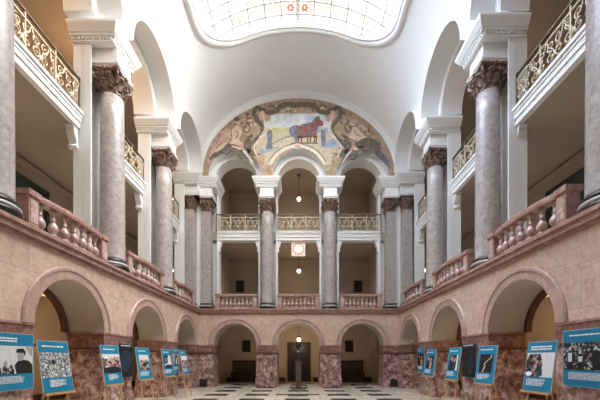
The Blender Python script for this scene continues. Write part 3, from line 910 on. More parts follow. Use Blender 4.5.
dup(col0, (XR_, SCR[1], Z2 + .003), (0, 0, 0), 'large grey marble column on the right side between first and second balustrade', GC)
dup(col0, (XR_, SCR[0], Z2 + .003), (0, 0, 0), 'grey marble column on the right side nearest the back wall', GC)
dup(col0, (-1.77, YB + AX, Z2), (0, 0, 0), 'round column on the back wall left of the clock', GC)
dup(col0, (1.77, YB + AX, Z2), (0, 0, 0), 'round column on the back wall right of the clock', GC)
pil0 = make_column(True, 'square pilaster in left back corner, the outer one beside the side wall', 'square corner pilasters', (-XA - .10, 17.45, Z2), (0, 0, 0))
GP = 'square corner pilasters'
dup(pil0, (XA + .10, 17.45, Z2), (0, 0, 0), 'square pilaster in right back corner, the outer one beside the side wall', GP)
dup(pil0, (-5.18, YB + AX, Z2), (0, 0, 0), 'square pilaster in left back corner, the inner one beside the balconies', GP)
dup(pil0, (5.18, YB + AX, Z2), (0, 0, 0), 'square pilaster in right back corner, the inner one beside the balconies', GP)

# ------------------------------------------------------------------ balustrades (u along, local -y towards the hall)
def balustrade(L, sag, nb, label, loc, rot):
    root = tag(empty('balustrade', loc, rot), label, 'balustrade', 'pink marble balustrades')
    h = L / 2; pw = .26
    bow = lambda x: -sag * (1 - (x / (h - pw)) ** 2) if abs(x) < h - pw else 0
    for sx in (-1, 1):
        m = MB(); a, b = sorted((sx * h, sx * (h - pw)))
        m.box(a, b, -.15, .15, .0, .74, 'cornice'); m.box(a - .025, b + .025, -.18, .18, 0, .10, 'cornice')
        m.box(a + .04, b - .04, -.16, .16, .18, .66, 'balus')
        ep = m.build('end_pier', root); m = MB(); m.box(a - .03, b + .03, -.185, .185, .74, .86, 'cornice'); m.build('pier_cap', ep)
    def follow(z0, z1, hw, name, mat):
        m = MB(); rows = []
        for k in range(21):
            x = -(h - pw) + 2 * (h - pw) * k / 20; y = bow(x)
            rows.append([(x, y - hw, z0), (x, y - hw - .01, (z0 + z1) / 2), (x, y - hw, z1), (x, y + hw, z1), (x, y + hw, z0)])
        m.grid(rows, mat, False, True); m.add(rows[0], [tuple(range(5))], mat); m.add(rows[-1], [tuple(range(5))], mat)
        return m.build(name, root)
    follow(.72, .85, .14, 'handrail', 'cornice'); follow(0, .10, .13, 'plinth', 'cornice')
    prof = [(.075, .10), (.085, .115), (.085, .14), (.05, .16), (.055, .18), (.095, .225), (.112, .28), (.105, .335), (.075, .385), (.048, .43), (.046, .455), (.062, .465), (.062, .48), (.044, .49), (.048, .60), (.056, .635), (.075, .655), (.075, .69), (.06, .72)]
    bm_ = MB(); bm_.lathe(prof, 'balus', 16)
    first = None
    for k in range(nb):
        x = -(h - pw) + 2 * (h - pw) * (k + .5) / nb
        if first is None: first = bm_.build('baluster', root); o = first
        else: o = first.copy(); col.objects.link(o); o.parent = root
        o.location = (x, bow(x), 0)
    return root
RL, RR = (0, 0, PI / 2), (0, 0, -PI / 2)
XB = W + .24
SBL = [15.53, 11.79, 7.97]; SBR = [15.50, 11.68, 7.83]
bl = balustrade(2.70, .13, 7, 'pink marble balustrade on the left side nearest the viewer', (-XB, SBL[2], Z2 + .003), RL)
GB = 'pink marble balustrades'
for sgn, rot, sd in ((-1, RL, 'left'), (1, RR, 'right')):
    for i, nm in ((2, 'nearest the viewer'), (1, 'the middle one of three'), (0, 'in the far corner by the pilasters')):
        if sgn == -1 and i == 2: continue
        dup(bl, (sgn * XB, (SBL if sgn < 0 else SBR)[i], Z2 + .003), rot, 'pink marble balustrade on the %s side, %s' % (sd, nm), GB)
bk = balustrade(2.34, .0, 8, 'straight pink balustrade on the back wall, middle bay under the clock', (0, YB + .24, Z2), (0, 0, 0))
dup(bk, (-3.48, YB + .24, Z2), (0, 0, 0), 'straight pink balustrade on the back wall, left bay', GB)
dup(bk, (3.48, YB + .24, Z2), (0, 0, 0), 'straight pink balustrade on the back wall, right bay', GB)

# ------------------------------------------------------------------ gilded iron railings
def spiral(cx_, cz, r0, turns, a0, dirn, n=22):
    return [(cx_ + r0 * (1 - .8 * k / n) * math.cos(a0 + dirn * 2 * PI * turns * k / n), 0, cz + r0 * (1 - .8 * k / n) * math.sin(a0 + dirn * 2 * PI * turns * k / n)) for k in range(n + 1)]
def railing(L, label, loc, rot):
    root = tag(empty('iron_railing', loc, rot), label, 'railing', 'gilded iron balcony railings')
    h = L / 2
    m = MB()
    m.box(-h, h, -.035, .035, .96, 1.0, 'iron'); m.build('handrail', root)
    m = MB()
    m.box(-h, h, -.018, .018, .79, .825, 'gold'); m.box(-h, h, -.018, .018, .06, .095, 'gold'); m.build('frame_bar', root)
    for x in [-h + .02, -h + L / 3, -h + 2 * L / 3, h - .02]:
        m = MB(); m.box(x - .018, x + .018, -.02, .02, 0, .97, 'iron' if abs(x) > h - .1 else 'gold'); m.ball((x, 0, 1.02), .03, 'iron', 8, 6); m.build('post', root)
    m = MB()
    nu = 5; uw = (L - .08) / nu
    for k in range(nu):
        x0 = -h + .04 + uw * (k + .5); fl = 1 if k % 2 == 0 else -1
        for s in (-1, 1):
            m.tube(spiral(x0 + s * uw * .24, .58, uw * .23, 1.25, PI / 2 if s * fl > 0 else -PI / 2, s * fl), .017, 'gold', 5)
            m.tube(spiral(x0 + s * uw * .24, .29, uw * .23, 1.15, -PI / 2 if s * fl > 0 else PI / 2, -s * fl), .017, 'gold', 5)
            m.tube([(x0 + s * uw * .47, 0, .79), (x0 + s * uw * .40, 0, .62), (x0 + s * uw * .10, 0, .44), (x0 + s * uw * .04, 0, .26), (x0 + s * uw * .2, 0, .10)], .015, 'gold', 5)
            m.ball((x0 + s * uw * .24, 0, .44), .032, 'gold', 8, 6, (1.3, .5, .8))
        m.ball((x0, 0, .30), .04, 'gold', 8, 6, (.9, .5, 1.6))
    m.build('scroll_panel', root)
    return root
XR = W + .96
rl = railing(2.80, 'gilded scroll railing high on the left side nearest the viewer', (-XR, SBL[2], ZS1 + .07), RL)
GR = 'gilded iron balcony railings'
for sgn, rot, sd in ((-1, RL, 'left'), (1, RR, 'right')):
    for i, nm in ((2, 'nearest the viewer'), (1, 'the middle one of three'), (0, 'in the far corner by the pilasters')):
        if sgn == -1 and i == 2: continue
        dup(rl, (sgn * XR, (SBL if sgn < 0 else SBR)[i], ZS1 + .07), rot, 'gilded scroll railing high on the %s side, %s' % (sd, nm), GR)
rb = railing(2.52, 'gilded scroll railing on the back balcony directly above the clock', (0, YB + .66, ZS1), (0, 0, 0))
dup(rb, (-3.5, YB + .66, ZS1), (0, 0, 0), 'gilded scroll railing on the back balcony, left bay', GR)
dup(rb, (3.5, YB + .66, ZS1), (0, 0, 0), 'gilded scroll railing on the back balcony, right bay', GR)

# ------------------------------------------------------------------ lamps
def pendant(loc, top, label, power):
    root = tag(empty('pendant_lamp', loc), label, 'lamp', 'globe pendant lamps')
    m = MB(); m.ball((0, 0, 0), .13, 'globe', 18, 12); g_ = m.build('glass_globe', root)
    m = MB(); m.lathe([(.05, .12), (.07, .14), (.07, .21), (.03, .25)], 'cord', 12); m.build('globe_holder', root)
    h = top - loc[2]
    m = MB(); m.tube([(0, 0, .22), (0, 0, h)], .014, 'cord', 6); m.lathe([(.09, h - .06), (.09, h)], 'cord', 12); m.build('hanging_rod', root)
    l = bpy.data.lights.new('globe_light', 'POINT'); l.energy = power; l.color = (1, .74, .45); l.shadow_soft_size = .18
    lo = bpy.data.objects.new('globe_light', l); lo.location = (0, 0, 0); lo.parent = root; col.objects.link(lo)
    g_.visible_shadow = True
    lo.location = (0, 0, -.36)
    return root
pendant((0, 19.8, 2.80), 4.0, 'glowing globe lamp behind the bust, in front of the doorway', 24)
pendant((0, 19.8, 7.15), ZS0, 'glowing globe lamp in the middle balcony below the clock', 18)
pendant((0, 19.8, 11.72), GH, 'glowing globe lamp high in the middle arch below the mural', 24)
pendant((-7.75, 19.0, 6.96), ZS0, 'lower globe lamp in the left back corner gallery, behind the column', 9)
pendant((-7.75, 19.0, 11.36), GH, 'upper globe lamp in the left back corner gallery, behind the railing', 12)
pendant((7.6, 19.0, 6.96), ZS0, 'lower globe lamp in the right back corner gallery, behind the column', 9)
pendant((7.6, 19.0, 11.36), GH, 'upper globe lamp in the right back corner gallery, behind the railing', 12)
def lamp(x, y, z, e, c=(1, .68, .36)):
    l = bpy.data.lights.new('gallery_lamp', 'POINT'); l.energy = e; l.color = c; l.shadow_soft_size = .18
    o = bpy.data.objects.new('gallery_lamp', l); o.location = (x, y, z); col.objects.link(o)
for sgn, e in ((-1, 46), (1, 7)):
    for y in (7.8, 11.65): lamp(sgn * 7.9, y, 12.0, e, (1, .56, .24))
    for y in (7.8, 11.65): lamp(sgn * 7.9, y, 7.2, 3.5)
    lamp(sgn * 7.95, 8.6, 3.3, 62, (1, .66, .30))
    lamp(sgn * 7.95, 11.6, 3.2, 4)

# ------------------------------------------------------------------ clock
ck = tag(empty('clock', (-.02, YB + .87, 7.99)), 'square pale lit clock hanging over the middle balcony', 'clock')
m = MB(); m.box(-.40, .40, 0, .12, -.40, .40, 'clockface'); m.build('case', ck)
m = MB(); m.lathe([(.25, 0), (.25, .02), (.22, .03)], 'clockdial', 32); dial = m.build('dial', ck, P=lambda x, y, z: (x, -z, y))
m = MB()
for k in range(12):
    a = k * PI / 6; c, s = math.cos(a), math.sin(a)
    m.add([((r * c - t * s), y, (r * s + t * c)) for y in (-.012, 0) for r, t in ((.265, -.02), (.265, .02), (.335, .028), (.335, -.028))],
          [(0, 1, 2, 3), (4, 5, 6, 7), (0, 1, 5, 4), (1, 2, 6, 5), (2, 3, 7, 6), (3, 0, 4, 7)], 'ink')
m.build('hour_marks', dial)
m = MB(); m.bar((0, -.035, 0), (-.11, -.035, .09), .02, .01, 'iron', (0, 1, 0)); m.build('hour_hand', dial)
m = MB(); m.bar((0, -.042, 0), (.05, -.042, .20), .014, .01, 'iron', (0, 1, 0)); m.build('minute_hand', dial)
m = MB(); m.tube([(-.25, .06, .40), (-.25, .06, ZS0 - 7.99)], .015, 'cord'); m.tube([(.25, .06, .40), (.25, .06, ZS0 - 7.99)], .015, 'cord'); m.build('hanger', ck)

# ------------------------------------------------------------------ statue
st = tag(empty('bust_statue', (0, 16.35, 0)), 'dark bronze head on a tall tapering pillar in front of the middle arch', 'statue')
m = MB(); m.box(-.34, .34, -.3, .3, 0, .05, 'dark'); m.build('base_slab', st)
m = MB()
rows = [[(sx * a, sy * b, z) for sx, sy in ((-1, -1), (1, -1), (1, 1), (-1, 1))] for a, b, z in ((.125, .11, .05), (.135, .12, .4), (.16, .14, 1.3), (.17, .15, 1.46))]
m.grid(rows, 'herm', False, True); m.quad(rows[-1], 'herm'); m.build('pillar', st)
m = MB()
prof = [(.165, .145, 1.44), (.185, .15, 1.6), (.205, .155, 1.75), (.215, .15, 1.86), (.20, .135, 1.93), (.14, .11, 1.98), (.085, .085, 2.01), (.075, .08, 2.07)]
rows = [[(a * math.copysign(abs(math.cos(t)) ** .7, math.cos(t)), b * math.copysign(abs(math.sin(t)) ** .8, math.sin(t)), z) for t in [2 * PI * k / 20 for k in range(20)]] for a, b, z in prof]
m.grid(rows, 'statue', True, True); m.add(rows[-1], [tuple(range(20))], 'statue'); m.build('shoulders', st)
m = MB()
rows = []
for i in range(17):
    t = PI * i / 16
    row = []
    for k in range(24):
        a = 2 * PI * k / 24
        x = math.sin(t) * math.cos(a); y = math.sin(t) * math.sin(a); z = -math.cos(t)
        fx = .135 * x * (1 - .22 * max(0, -z) ** 1.5); fy = .155 * y; fz = .205 * z
        front = max(0, -y) ** 6
        if front > 0:
            fy -= front * (.035 * math.exp(-((z + .12) / .16) ** 2 - (x / .16) ** 2)          # nose
                           + .02 * math.exp(-((z + .78) / .2) ** 2 - (x / .35) ** 2)             # chin
                           + .014 * math.exp(-((z + .43) / .07) ** 2 - (x / .3) ** 2)             # lips
                           + .018 * math.exp(-((z - .18) / .1) ** 2 - (x / .6) ** 2)              # brow
                           - .022 * math.exp(-((z - .02) / .09) ** 2 - ((abs(x) - .36) / .16) ** 2))  # eye sockets
        row.append((fx, fy - .01, 2.26 + fz))
    rows.append(row)
m.grid(rows, 'statue', True, True)
for s in (-1, 1): m.ball((s * .135, .01, 2.25), .045, 'statue', 8, 6, (.4, .7, 1.1))
hd = m.build('head', st)
m = MB(); rows = []
for i in range(8):
    t = PI * .5 * i / 7
    rows.append([((.148 + .006 * math.cos(9 * a)) * math.cos(a) * math.cos(t) , .168 * math.sin(a) * math.cos(t) + .012, 2.30 + .185 * math.sin(t) + .03 * math.sin(a) * -math.cos(t)) for a in [2 * PI * k / 24 for k in range(24)]])
m.grid(rows, 'statue', True, True); m.build('hair', hd)

# ------------------------------------------------------------------ door, benches, boards, vents
dr = struct(empty('door_1', (0, 21.7, 0)), 'dark double door at the back of the hall', 'door')
m = MB()
m.box(-.80, -.58, -.10, 0, 0, 2.72, 'darkwood'); m.box(.58, .80, -.10, 0, 0, 2.72, 'darkwood'); m.box(-.80, .80, -.12, 0, 2.45, 2.72, 'darkwood'); m.build('door_frame', dr)
for s in (-1, 1):
    m = MB(); a, b = sorted((s * .01, s * .58)); m.box(a, b, -.06, 0, 0, 2.45, 'doordark')
    for z0, z1 in ((.2, 1.0), (1.15, 2.3)): m.box(a + .1, b - .1, -.075, -.05, z0, z1, 'navy')
    leafd = m.build('door_leaf', dr)
    m = MB(); m.tube([(s * .07, -.11, 1.0), (s * .07, -.11, 1.35)], .018, 'alu'); m.build('door_handle', leafd)
def bench(loc, label):
    root = tag(empty('settle_bench', loc), label, 'bench', 'dark wooden wall benches')
    L = .98
    m = MB(); m.box(-L, L, -.10, 0, .35, 1.45, 'darkwood'); m.box(-L - .03, L + .03, -.14, 0, 1.40, 1.47, 'darkwood')
    for k in range(4): x = -L + .06 + k * (2 * L - .06) / 4; m.box(x, x + 2 * L / 4 - .09, -.115, -.1, .62, 1.32, 'brown')
    m.build('backrest', root)
    m = MB(); m.box(-L, L, -.62, 0, .42, .48, 'darkwood'); m.build('seat', root)
    m = MB(); m.box(-L + .05, L - .05, -.5, -.45, 0, .42, 'darkwood'); m.build('front_panel', root)
    for s in (-1, 1):
        m = MB(); a, b = sorted((s * L, s * (L - .07))); m.box(a, b, -.6, 0, 0, .72, 'darkwood'); m.build('armrest', root)
    return root
bench((-3.62, 21.66, 0), 'dark high-backed wooden bench behind the left back arch')
bench((3.45, 21.66, 0), 'dark high-backed wooden bench behind the right back arch')
def board(x, z, label):
    m = MB(); m.box(-.26, .26, -.05, 0, -.38, .38, 'board'); m.box(-.28, .28, -.04, 0, -.40, .40, 'darkwood')
    o = m.build('notice_board'); o.location = (x, 21.685, z)
    tag(o, label, 'board', 'small black wall boards')
board(-3.66, 2.46, 'black rectangular board on the wall above the left bench')
board(3.48, 2.46, 'black rectangular board on the wall above the right bench')
board(-4.10, 6.6, 'black rectangular board on the gallery wall behind the left balustrade of the back wall')
board(4.10, 6.6, 'black rectangular board on the gallery wall behind the right balustrade of the back wall')
def vent(x, label):
    m = MB(); m.box(-.2, .2, -.075, 0, .03, .46, 'vent')
    for k in range(5): m.box(-.17, .17, -.085, -.07, .08 + .07 * k, .11 + .07 * k, 'dark')
    o = m.build('floor_vent'); o.location = (x, YB - .0, 0); tag(o, label, 'vent', 'dark heating vents')
vent(-5.28, 'small dark vent at the foot of the back left corner pier')
vent(5.28, 'small dark vent at the foot of the back right corner pier')
sg = tag(empty('wall_sign', (6.04, 16.66, 2.44)), 'tiny white sign inside the farthest arch on the right', 'sign')
m = MB(); m.box(-.10, .10, -.012, 0, 0, .16, 'paperwhite'); m.build('panel', sg)
m = MB()
for k in range(3): m.box(-.07, .07 - .03 * k, -.014, -.011, .03 + .045 * k, .045 + .045 * k, 'greypaint')
m.build('text_lines', sg)
for sgn, nm in ((-1, 'left'), (1, 'right')):
    d2 = struct(empty('door_%d' % (2 if sgn < 0 else 3), (sgn * (W + GW), 11.0, Z2)), 'dark green doors in the %s gallery' % nm, 'door')
    m = MB(); a, b = sorted((0, -sgn * .10)); m.box(a, b, -1.1, .86, 0, 3.55, 'green'); m.build('door_leaf', d2)
    m = MB(); a, b = sorted((-sgn * .09, -sgn * .13)); m.box(a, b, -1.1, -.98, 0, 3.55, 'green'); m.box(a, b, .74, .86, 0, 3.55, 'green'); m.box(a, b, -1.1, .86, 3.4, 3.55, 'green'); m.build('door_frame', d2)

# ------------------------------------------------------------------ posters and easels
def lines(mb, x0, x1, z, n, lh, mat='paperwhite', y=-.014, seed=1):
    rnd = random.Random(seed)
    for k in range(n):
        zz = z - k * lh * 1.7; x = x0; end = x1 - (rnd.random() * .12 if k < n - 1 else rnd.random() * .25)
        while x < end - .01:
            wd = min(end - x, rnd.choice((.02, .03, .045, .06)))
            mb.box(x, x + wd, y - .001, y, zz - lh, zz, mat); x += wd + .010
def shape(mb, pts, mat, lvl): mb.add([(x, -.012 - .0015 * lvl, z) for x, z in pts], [tuple(range(len(pts)))], mat)
def elp(cx_, cz, a, b, n=14): return [(cx_ + a * math.cos(2 * PI * k / n), cz + b * math.sin(2 * PI * k / n)) for k in range(n)]
def poster(loc, rot, Wd, H, kind, label, group):
    root = tag(empty('poster', loc, rot), label, 'poster', group)
    h = Wd / 2
    m = MB(); m.box(-h - .008, h + .008, -.009, .012, -.008, H + .008, 'alu' if kind in ('face', 'night') else 'edge')
    m.build('backing_board', root)
    m = MB(); m.box(-h, h, -.0105, -.004, 0, H, 'navy' if kind in ('face', 'night') else 'teal'); m.build('print', root)
    m = MB()
    if kind in ('face', 'night'):
        lines(m, -h * .75, h * .8, H - .035, 1, .032, seed=3); m.build('title_text', root)
        m = MB()
        shape(m, [(-h * .94, .05), (h * .94, .05), (h * .94, H - .13), (-h * .94, H - .13)], 'nightprint', 0)
        if kind == 'face':
            shape(m, elp(0, H * .50, Wd * .36, H * .33, 20), 'facemat', 1)
            for s in (-1, 1): shape(m, elp(s * Wd * .15, H * .56, Wd * .09, H * .025), 'nightprint', 2)
            shape(m, elp(0, H * .34, Wd * .13, H * .025), 'nightprint', 2); shape(m, [(-.03, H * .43), (.04, H * .43), (.01, H * .54)], 'nightprint', 2)
        else:
            shape(m, elp(Wd * .16, H * .60, Wd * .12, H * .10), 'facemat', 1)
            shape(m, elp(Wd * .1, H * .36, Wd * .26, H * .16), 'navy', 1)
            shape(m, elp(Wd * .1, H * .17, .03, .03), 'greypaint', 2)
        m.build('photograph', root); return root
    lines(m, -h * .76, h * (.75 if kind != 'soldier' else .3), H - .085, 1 if kind not in ('balloon', 'soldier') else 2, .030, seed=len(label)); m.build('title_text', root)
    m = MB(); lines(m, -h * .55 if kind in ('crowd', 'demo') else -h * .8, h * .62, H * .245, 6, .014, seed=len(label) + 1); m.build('caption_text', root)
    m = MB(); z0, z1 = H * .29, H * .78
    fx0, fx1 = -h * .97, h * .97
    if kind in ('street', 'tower', 'people', 'suit', 'column'): fx0, fx1 = -h * .70, h * .72
    R = [(fx0, z0), (fx1, z0), (fx1, z1), (fx0, z1)]
    X = lambda t: fx0 + (fx1 - fx0) * t
    Z = lambda t: z0 + (z1 - z0) * t
    base = {'soldier': 'skyprint', 'crowd': 'crowd_bw', 'demo': 'demo', 'street': 'street', 'tower': 'skyprint', 'boat': 'greypaint', 'banner': 'demo',
            'group': 'crowd_dark', 'balloon': 'whitephoto', 'column': 'nightprint', 'suit': 'people', 'people': 'people', 'shadow': 'nightprint'}[kind]
    shape(m, R, base, 0)
    if kind == 'soldier':
        shape(m, [(X(.60), Z(0)), (X(.56), Z(.30)), (X(.64), Z(.46)), (X(.72), Z(.52)), (X(.90), Z(.46)), (X(.99), Z(.30)), (X(.99), Z(0))], 'nightprint', 1)
        shape(m, elp(X(.70), Z(.64), .075, .10), 'greypaint', 2)
        shape(m, [(X(.58), Z(.76)), (X(.62), Z(.90)), (X(.76), Z(.92)), (X(.82), Z(.80)), (X(.80), Z(.62)), (X(.76), Z(.76))], 'nightprint', 3)
        shape(m, [(X(.80), Z(.98)), (X(.97), Z(.60)), (X(.99), Z(.98))], 'greypaint', 1)
        for t in (.2, .36, .48): shape(m, [(X(t - .07), Z(0)), (X(t - .06), Z(.22)), (X(t), Z(.34)), (X(t + .06), Z(.22)), (X(t + .08), Z(0))], 'crowd_dark', 2)
        shape(m, elp(X(.36), Z(.36), .04, .055), 'greypaint', 3)
    elif kind == 'crowd':
        shape(m, elp(X(.42), Z(.62), .045, .05), 'nightprint', 2)
    elif kind == 'demo':
        shape(m, [(X(0), Z(.80)), (X(.4), Z(.72)), (X(1), Z(.85)), (X(1), Z(1)), (X(0), Z(1))], 'skyprint', 1)
        for t, z in ((.2, .72), (.45, .62), (.68, .70), (.9, .66)): shape(m, [(X(t - .08), Z(z)), (X(t + .08), Z(z + .05)), (X(t + .06), Z(z + .2)), (X(t - .07), Z(z + .14))], M['mural_rose'] if t > .4 else M['paperwhite'], 2)
        shape(m, [(X(0), Z(0)), (X(1), Z(0)), (X(1), Z(.26)), (X(.5), Z(.34)), (X(0), Z(.28))], 'nightprint', 1)
    elif kind == 'street':
        shape(m, [(X(0), Z(.60)), (X(.25), Z(.68)), (X(.5), Z(.58)), (X(.72), Z(.72)), (X(1), Z(.52)), (X(1), Z(1)), (X(0), Z(1))], 'skyprint', 1)
        shape(m, elp(X(.55), Z(.38), .12, .05), 'nightprint', 2)
    elif kind == 'tower':
        shape(m, [(X(0), Z(.35)), (X(.45), Z(.4)), (X(.6), Z(1)), (X(0), Z(1))], 'nightprint', 1)
        shape(m, [(X(0), Z(0)), (X(1), Z(0)), (X(1), Z(.25)), (X(.4), Z(.30)), (X(0), Z(.2))], 'navy', 1)
        shape(m, [(X(.15), Z(.5)), (X(.3), Z(.5)), (X(.32), Z(.85)), (X(.18), Z(.85))], 'greypaint', 2)
    elif kind == 'boat':
        shape(m, [(X(.2), Z(0)), (X(.35), Z(.9)), (X(.6), Z(.9)), (X(.85), Z(0))], 'nightprint', 1)
        shape(m, [(X(.4), Z(.1)), (X(.45), Z(.7)), (X(.55), Z(.7)), (X(.65), Z(.1))], 'skyprint', 2)
    elif kind == 'banner':
        shape(m, [(X(0), Z(.62)), (X(1), Z(.62)), (X(1), Z(1)), (X(0), Z(1))], 'paperwhite', 1)
    elif kind == 'group':
        for t in (.12, .3, .55, .78, .92):
            z = .5 + .18 * ((t * 7) % 1)
            shape(m, [(X(t - .05), Z(.02)), (X(t - .06), Z(z)), (X(t), Z(z + .08)), (X(t + .06), Z(z)), (X(t + .05), Z(.02))], 'nightprint', 1)
            if t < .4: shape(m, [(X(t - .035), Z(.3)), (X(t - .04), Z(z - .02)), (X(t + .04), Z(z - .02)), (X(t + .03), Z(.3))], 'skyprint', 2)
            shape(m, elp(X(t), Z(z + .13), .026, .035), 'skyprint', 2)
    elif kind == 'balloon':
        shape(m, [(X(0), Z(0)), (X(.55), Z(0)), (X(.62), Z(.5)), (X(.5), Z(.95)), (X(.1), Z(.95)), (X(0), Z(.7))], 'people', 1)
        shape(m, [(X(.45), Z(.05)), (X(.65), Z(.05)), (X(.62), Z(.34)), (X(.5), Z(.36))], 'facemat', 2)
        shape(m, elp(X(.15), Z(.12), .08, .05), 'paperwhite', 2); shape(m, elp(X(.36), Z(.44), .04, .05), 'flesh', 2)
    elif kind == 'column':
        pts = smooth([(X(.30), Z(.03)), (X(.42), Z(.30)), (X(.40), Z(.48)), (X(.62), Z(.66)), (X(.82), Z(.82)), (X(.88), Z(.96))], 4)
        for a, b in zip(pts, pts[1:]): shape(m, [(a[0] - .022, a[1]), (a[0] + .022, a[1]), (b[0] + .018, b[1]), (b[0] - .018, b[1])], 'goldprint', 1)
    elif kind in ('suit', 'people', 'shadow'):
        shape(m, [(X(.82), Z(0)), (X(1), Z(0)), (X(1), Z(1)), (X(.86), Z(1))], 'paperwhite' if kind == 'suit' else 'nightprint', 1)
        shape(m, [(X(.12), Z(0)), (X(.16), Z(.5)), (X(.34), Z(.62)), (X(.5), Z(.45)), (X(.5), Z(0))], 'nightprint', 1)
        shape(m, elp(X(.33), Z(.74), .045, .06), 'flesh', 2)
        shape(m, [(X(.52), Z(0)), (X(.52), Z(.46)), (X(.64), Z(.56)), (X(.80), Z(.44)), (X(.80), Z(0))], 'facemat' if kind == 'suit' else 'flesh', 2)
        shape(m, elp(X(.64), Z(.68), .042, .055), 'flesh', 3)
    m.build('photograph', root)
    return root
def easel(loc, rot, label):
    root = tag(empty('wooden_easel', loc, rot), label, 'easel', 'pale wooden display easels')
    tl = math.tan(math.radians(8.5)); Y = lambda z: (z - .93) * tl + .035
    for s in (-1, 1):
        m = MB(); m.bar((s * .34, Y(0), 0), (s * .10, Y(1.75), 1.75), .035, .022, 'wood', (0, 1, 0)); m.build('leg', root)
    m = MB(); m.bar((0, .50, 0), (0, Y(1.75) + .03, 1.75), .035, .022, 'wood', (0, 1, 0)); m.build('leg', root)
    m = MB(); m.box(-.34, .34, -.045, .03, .90, .93, 'wood'); m.box(-.34, .34, -.05, -.038, .90, .95, 'wood'); m.build('ledge', root)
    m = MB(); m.bar((-.13, Y(1.62), 1.62), (.13, Y(1.62), 1.62), .03, .02, 'wood', (0, 1, 0)); m.build('crossbar', root)
    return root
GE = 'posters on wooden easels'; GWL = 'posters fixed to the piers'
tilt = math.radians(-8.5)
L = [('crowd', -4.68, 6.12, 6, 'teal poster of a dense black and white crowd, on the left easel nearest the viewer'),
     ('demo', -4.75, 8.04, 5, 'teal poster of a colourful crowd with flags, beside the dark face poster at left'),
     ('street', -4.88, 9.96, 8, 'teal poster with a brown street scene under pale sky, between first and second left arch'),
     ('tower', -4.90, 11.77, 6, 'teal easel poster with a dark and white photo, overlapping the farthest left pier poster'),
     ('banner', -4.80, 13.2, 0, 'smallest teal poster at left, white strip in its photo, nearest the back wall')]
Rr = [('balloon', 4.89, 6.21, 5, 'teal poster with children and a bright white crowd, on the right easel nearest the viewer'),
      ('column', 5.03, 8.24, 8, 'teal poster of a golden winding line on black, on the right'),
      ('suit', 4.93, 9.81, 4, 'teal poster of two people in dark suits with white right edge, right side'),
      ('people', 5.02, 11.81, 8, 'teal poster of a pink and dark group of people, farthest easel at right')]
easel_names = {'crowd': 'left easel nearest the viewer, holding the black and white crowd poster', 'demo': 'easel at left holding the colourful flags poster',
               'street': 'easel at left holding the brown street scene poster', 'tower': 'easel at left holding the dark and white photo poster',
               'banner': 'farthest easel at left, holding the smallest poster', 'balloon': 'right easel nearest the viewer, holding the white crowd poster',
               'column': 'easel at right holding the golden line poster', 'suit': 'easel at right holding the dark suits poster', 'people': 'farthest easel at right, holding the pink group poster'}
for kind, x, y, th, lab in L:
    rz = math.radians(90 - th); loc = (x + .075, y, 0)
    e = easel(loc, (0, 0, rz), 'pale wooden tripod ' + easel_names[kind])
    poster((loc[0], loc[1], .943), (tilt, 0, rz), .66, 1.0, kind, lab, GE)
for kind, x, y, th, lab in Rr:
    rz = -math.radians(90 - th); loc = (x - .075, y, 0)
    e = easel(loc, (0, 0, rz), 'pale wooden tripod ' + easel_names[kind])
    poster((loc[0], loc[1], .943), (tilt, 0, rz), .66, 1.0, kind, lab, GE)
WX = W - .055
poster((-WX, 6.06, .98), (0, 0, PI / 2), .98, 1.11, 'soldier', 'large teal poster of a person in a cap, black and white, at far left edge', GWL)
poster((-WX, 10.02, 1.0), (0, 0, PI / 2), .78, 1.06, 'face', 'dark navy poster with a faint face on the left pier, behind the flags poster', GWL)
poster((-WX, 14.05, .97), (0, 0, PI / 2), .74, 1.08, 'boat', 'teal poster with a pale shape on dark, on the farthest left pier', GWL)
poster((WX, 5.72, 1.06), (0, 0, -PI / 2), 1.3, 1.09, 'group', 'large teal poster of a black and white group of people, at far right edge', GWL)
poster((WX, 9.95, 1.0), (0, 0, -PI / 2), .82, 1.07, 'night', 'nearly black poster with thin white title line, on the right pier', GWL)
poster((WX, 13.95, 1.0), (0, 0, -PI / 2), .74, 1.05, 'shadow', 'teal poster on the farthest right pier, half hidden by an easel poster', GWL)

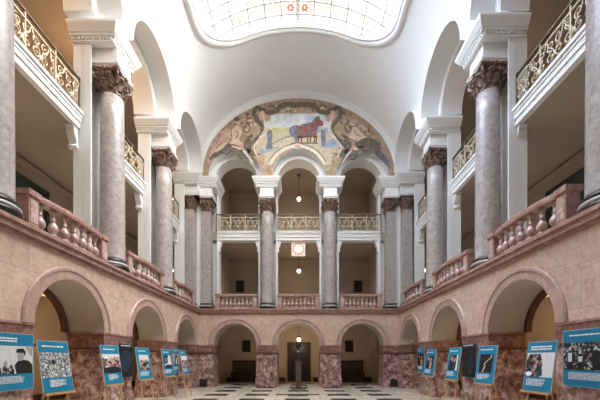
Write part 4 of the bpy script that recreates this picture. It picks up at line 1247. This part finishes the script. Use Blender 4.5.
# ------------------------------------------------------------------ light
w = bpy.data.worlds.new('World'); scn.world = w; w.use_nodes = True
nt = w.node_tree; bg = nt.nodes['Background']
tc = nt.nodes.new('ShaderNodeTexCoord'); sp = nt.nodes.new('ShaderNodeSeparateXYZ')
nt.links.new(tc.outputs['Generated'], sp.inputs[0])
rp = ramp(nt, [(.15, (.46, .57, .76)), (.5, (.93, .96, 1.0)), (.85, (1.22, 1.21, 1.18))])
mr = nt.nodes.new('ShaderNodeMapRange'); mr.inputs[1].default_value = -1; mr.inputs[2].default_value = 1
nt.links.new(sp.outputs[0], mr.inputs[0]); nt.links.new(mr.outputs[0], rp.inputs[0])
# sky behind the viewer made much brighter to light the hall; far half dim
ms = nt.nodes.new('ShaderNodeMapRange'); ms.interpolation_type = 'SMOOTHSTEP'
ms.inputs[1].default_value = .58; ms.inputs[2].default_value = .05; ms.inputs[3].default_value = 1.15; ms.inputs[4].default_value = 16.5
m2 = nt.nodes.new('ShaderNodeMapRange'); m2.interpolation_type = 'SMOOTHSTEP'
m2.inputs[1].default_value = -.05; m2.inputs[2].default_value = -.5; m2.inputs[3].default_value = 1; m2.inputs[4].default_value = .48
mm = nt.nodes.new('ShaderNodeMath'); mm.operation = 'MULTIPLY'
nt.links.new(sp.outputs[1], ms.inputs[0]); nt.links.new(sp.outputs[1], m2.inputs[0])
nt.links.new(ms.outputs[0], mm.inputs[0]); nt.links.new(m2.outputs[0], mm.inputs[1])
nt.links.new(rp.outputs[0], bg.inputs['Color']); nt.links.new(mm.outputs[0], bg.inputs['Strength'])
pl = bpy.data.lights.new('skylight_portal', 'AREA'); pl.shape = 'RECTANGLE'; pl.size = 11; pl.size_y = 13
pl.cycles.is_portal = True
po = bpy.data.objects.new('skylight_portal', pl); po.location = (0, 8.6, 16.75); col.objects.link(po)

# ------------------------------------------------------------------ camera
cam = bpy.data.cameras.new('camera'); co = bpy.data.objects.new('camera', cam); col.objects.link(co)
co.location = (.135, 0, 1.6); co.rotation_euler = (PI / 2, 0, 0)
cam.sensor_width = 36; cam.lens = 312 / 600 * 36
cam.shift_x = -1 / 600; cam.shift_y = 158.5 / 600
cam.clip_start = .05; cam.clip_end = 200
scn.camera = co
vs = scn.view_settings
scn.display_settings.display_device = 'sRGB'
vs.view_transform = 'Standard'; vs.look = 'None'; vs.exposure = .58; vs.gamma = 1; vs.use_curve_mapping = False
try:
    scn.cycles.max_bounces = 10; scn.cycles.diffuse_bounces = 7; scn.cycles.transparent_max_bounces = 12
    scn.cycles.use_denoising = True; scn.cycles.sample_clamp_indirect = 12
except Exception: pass
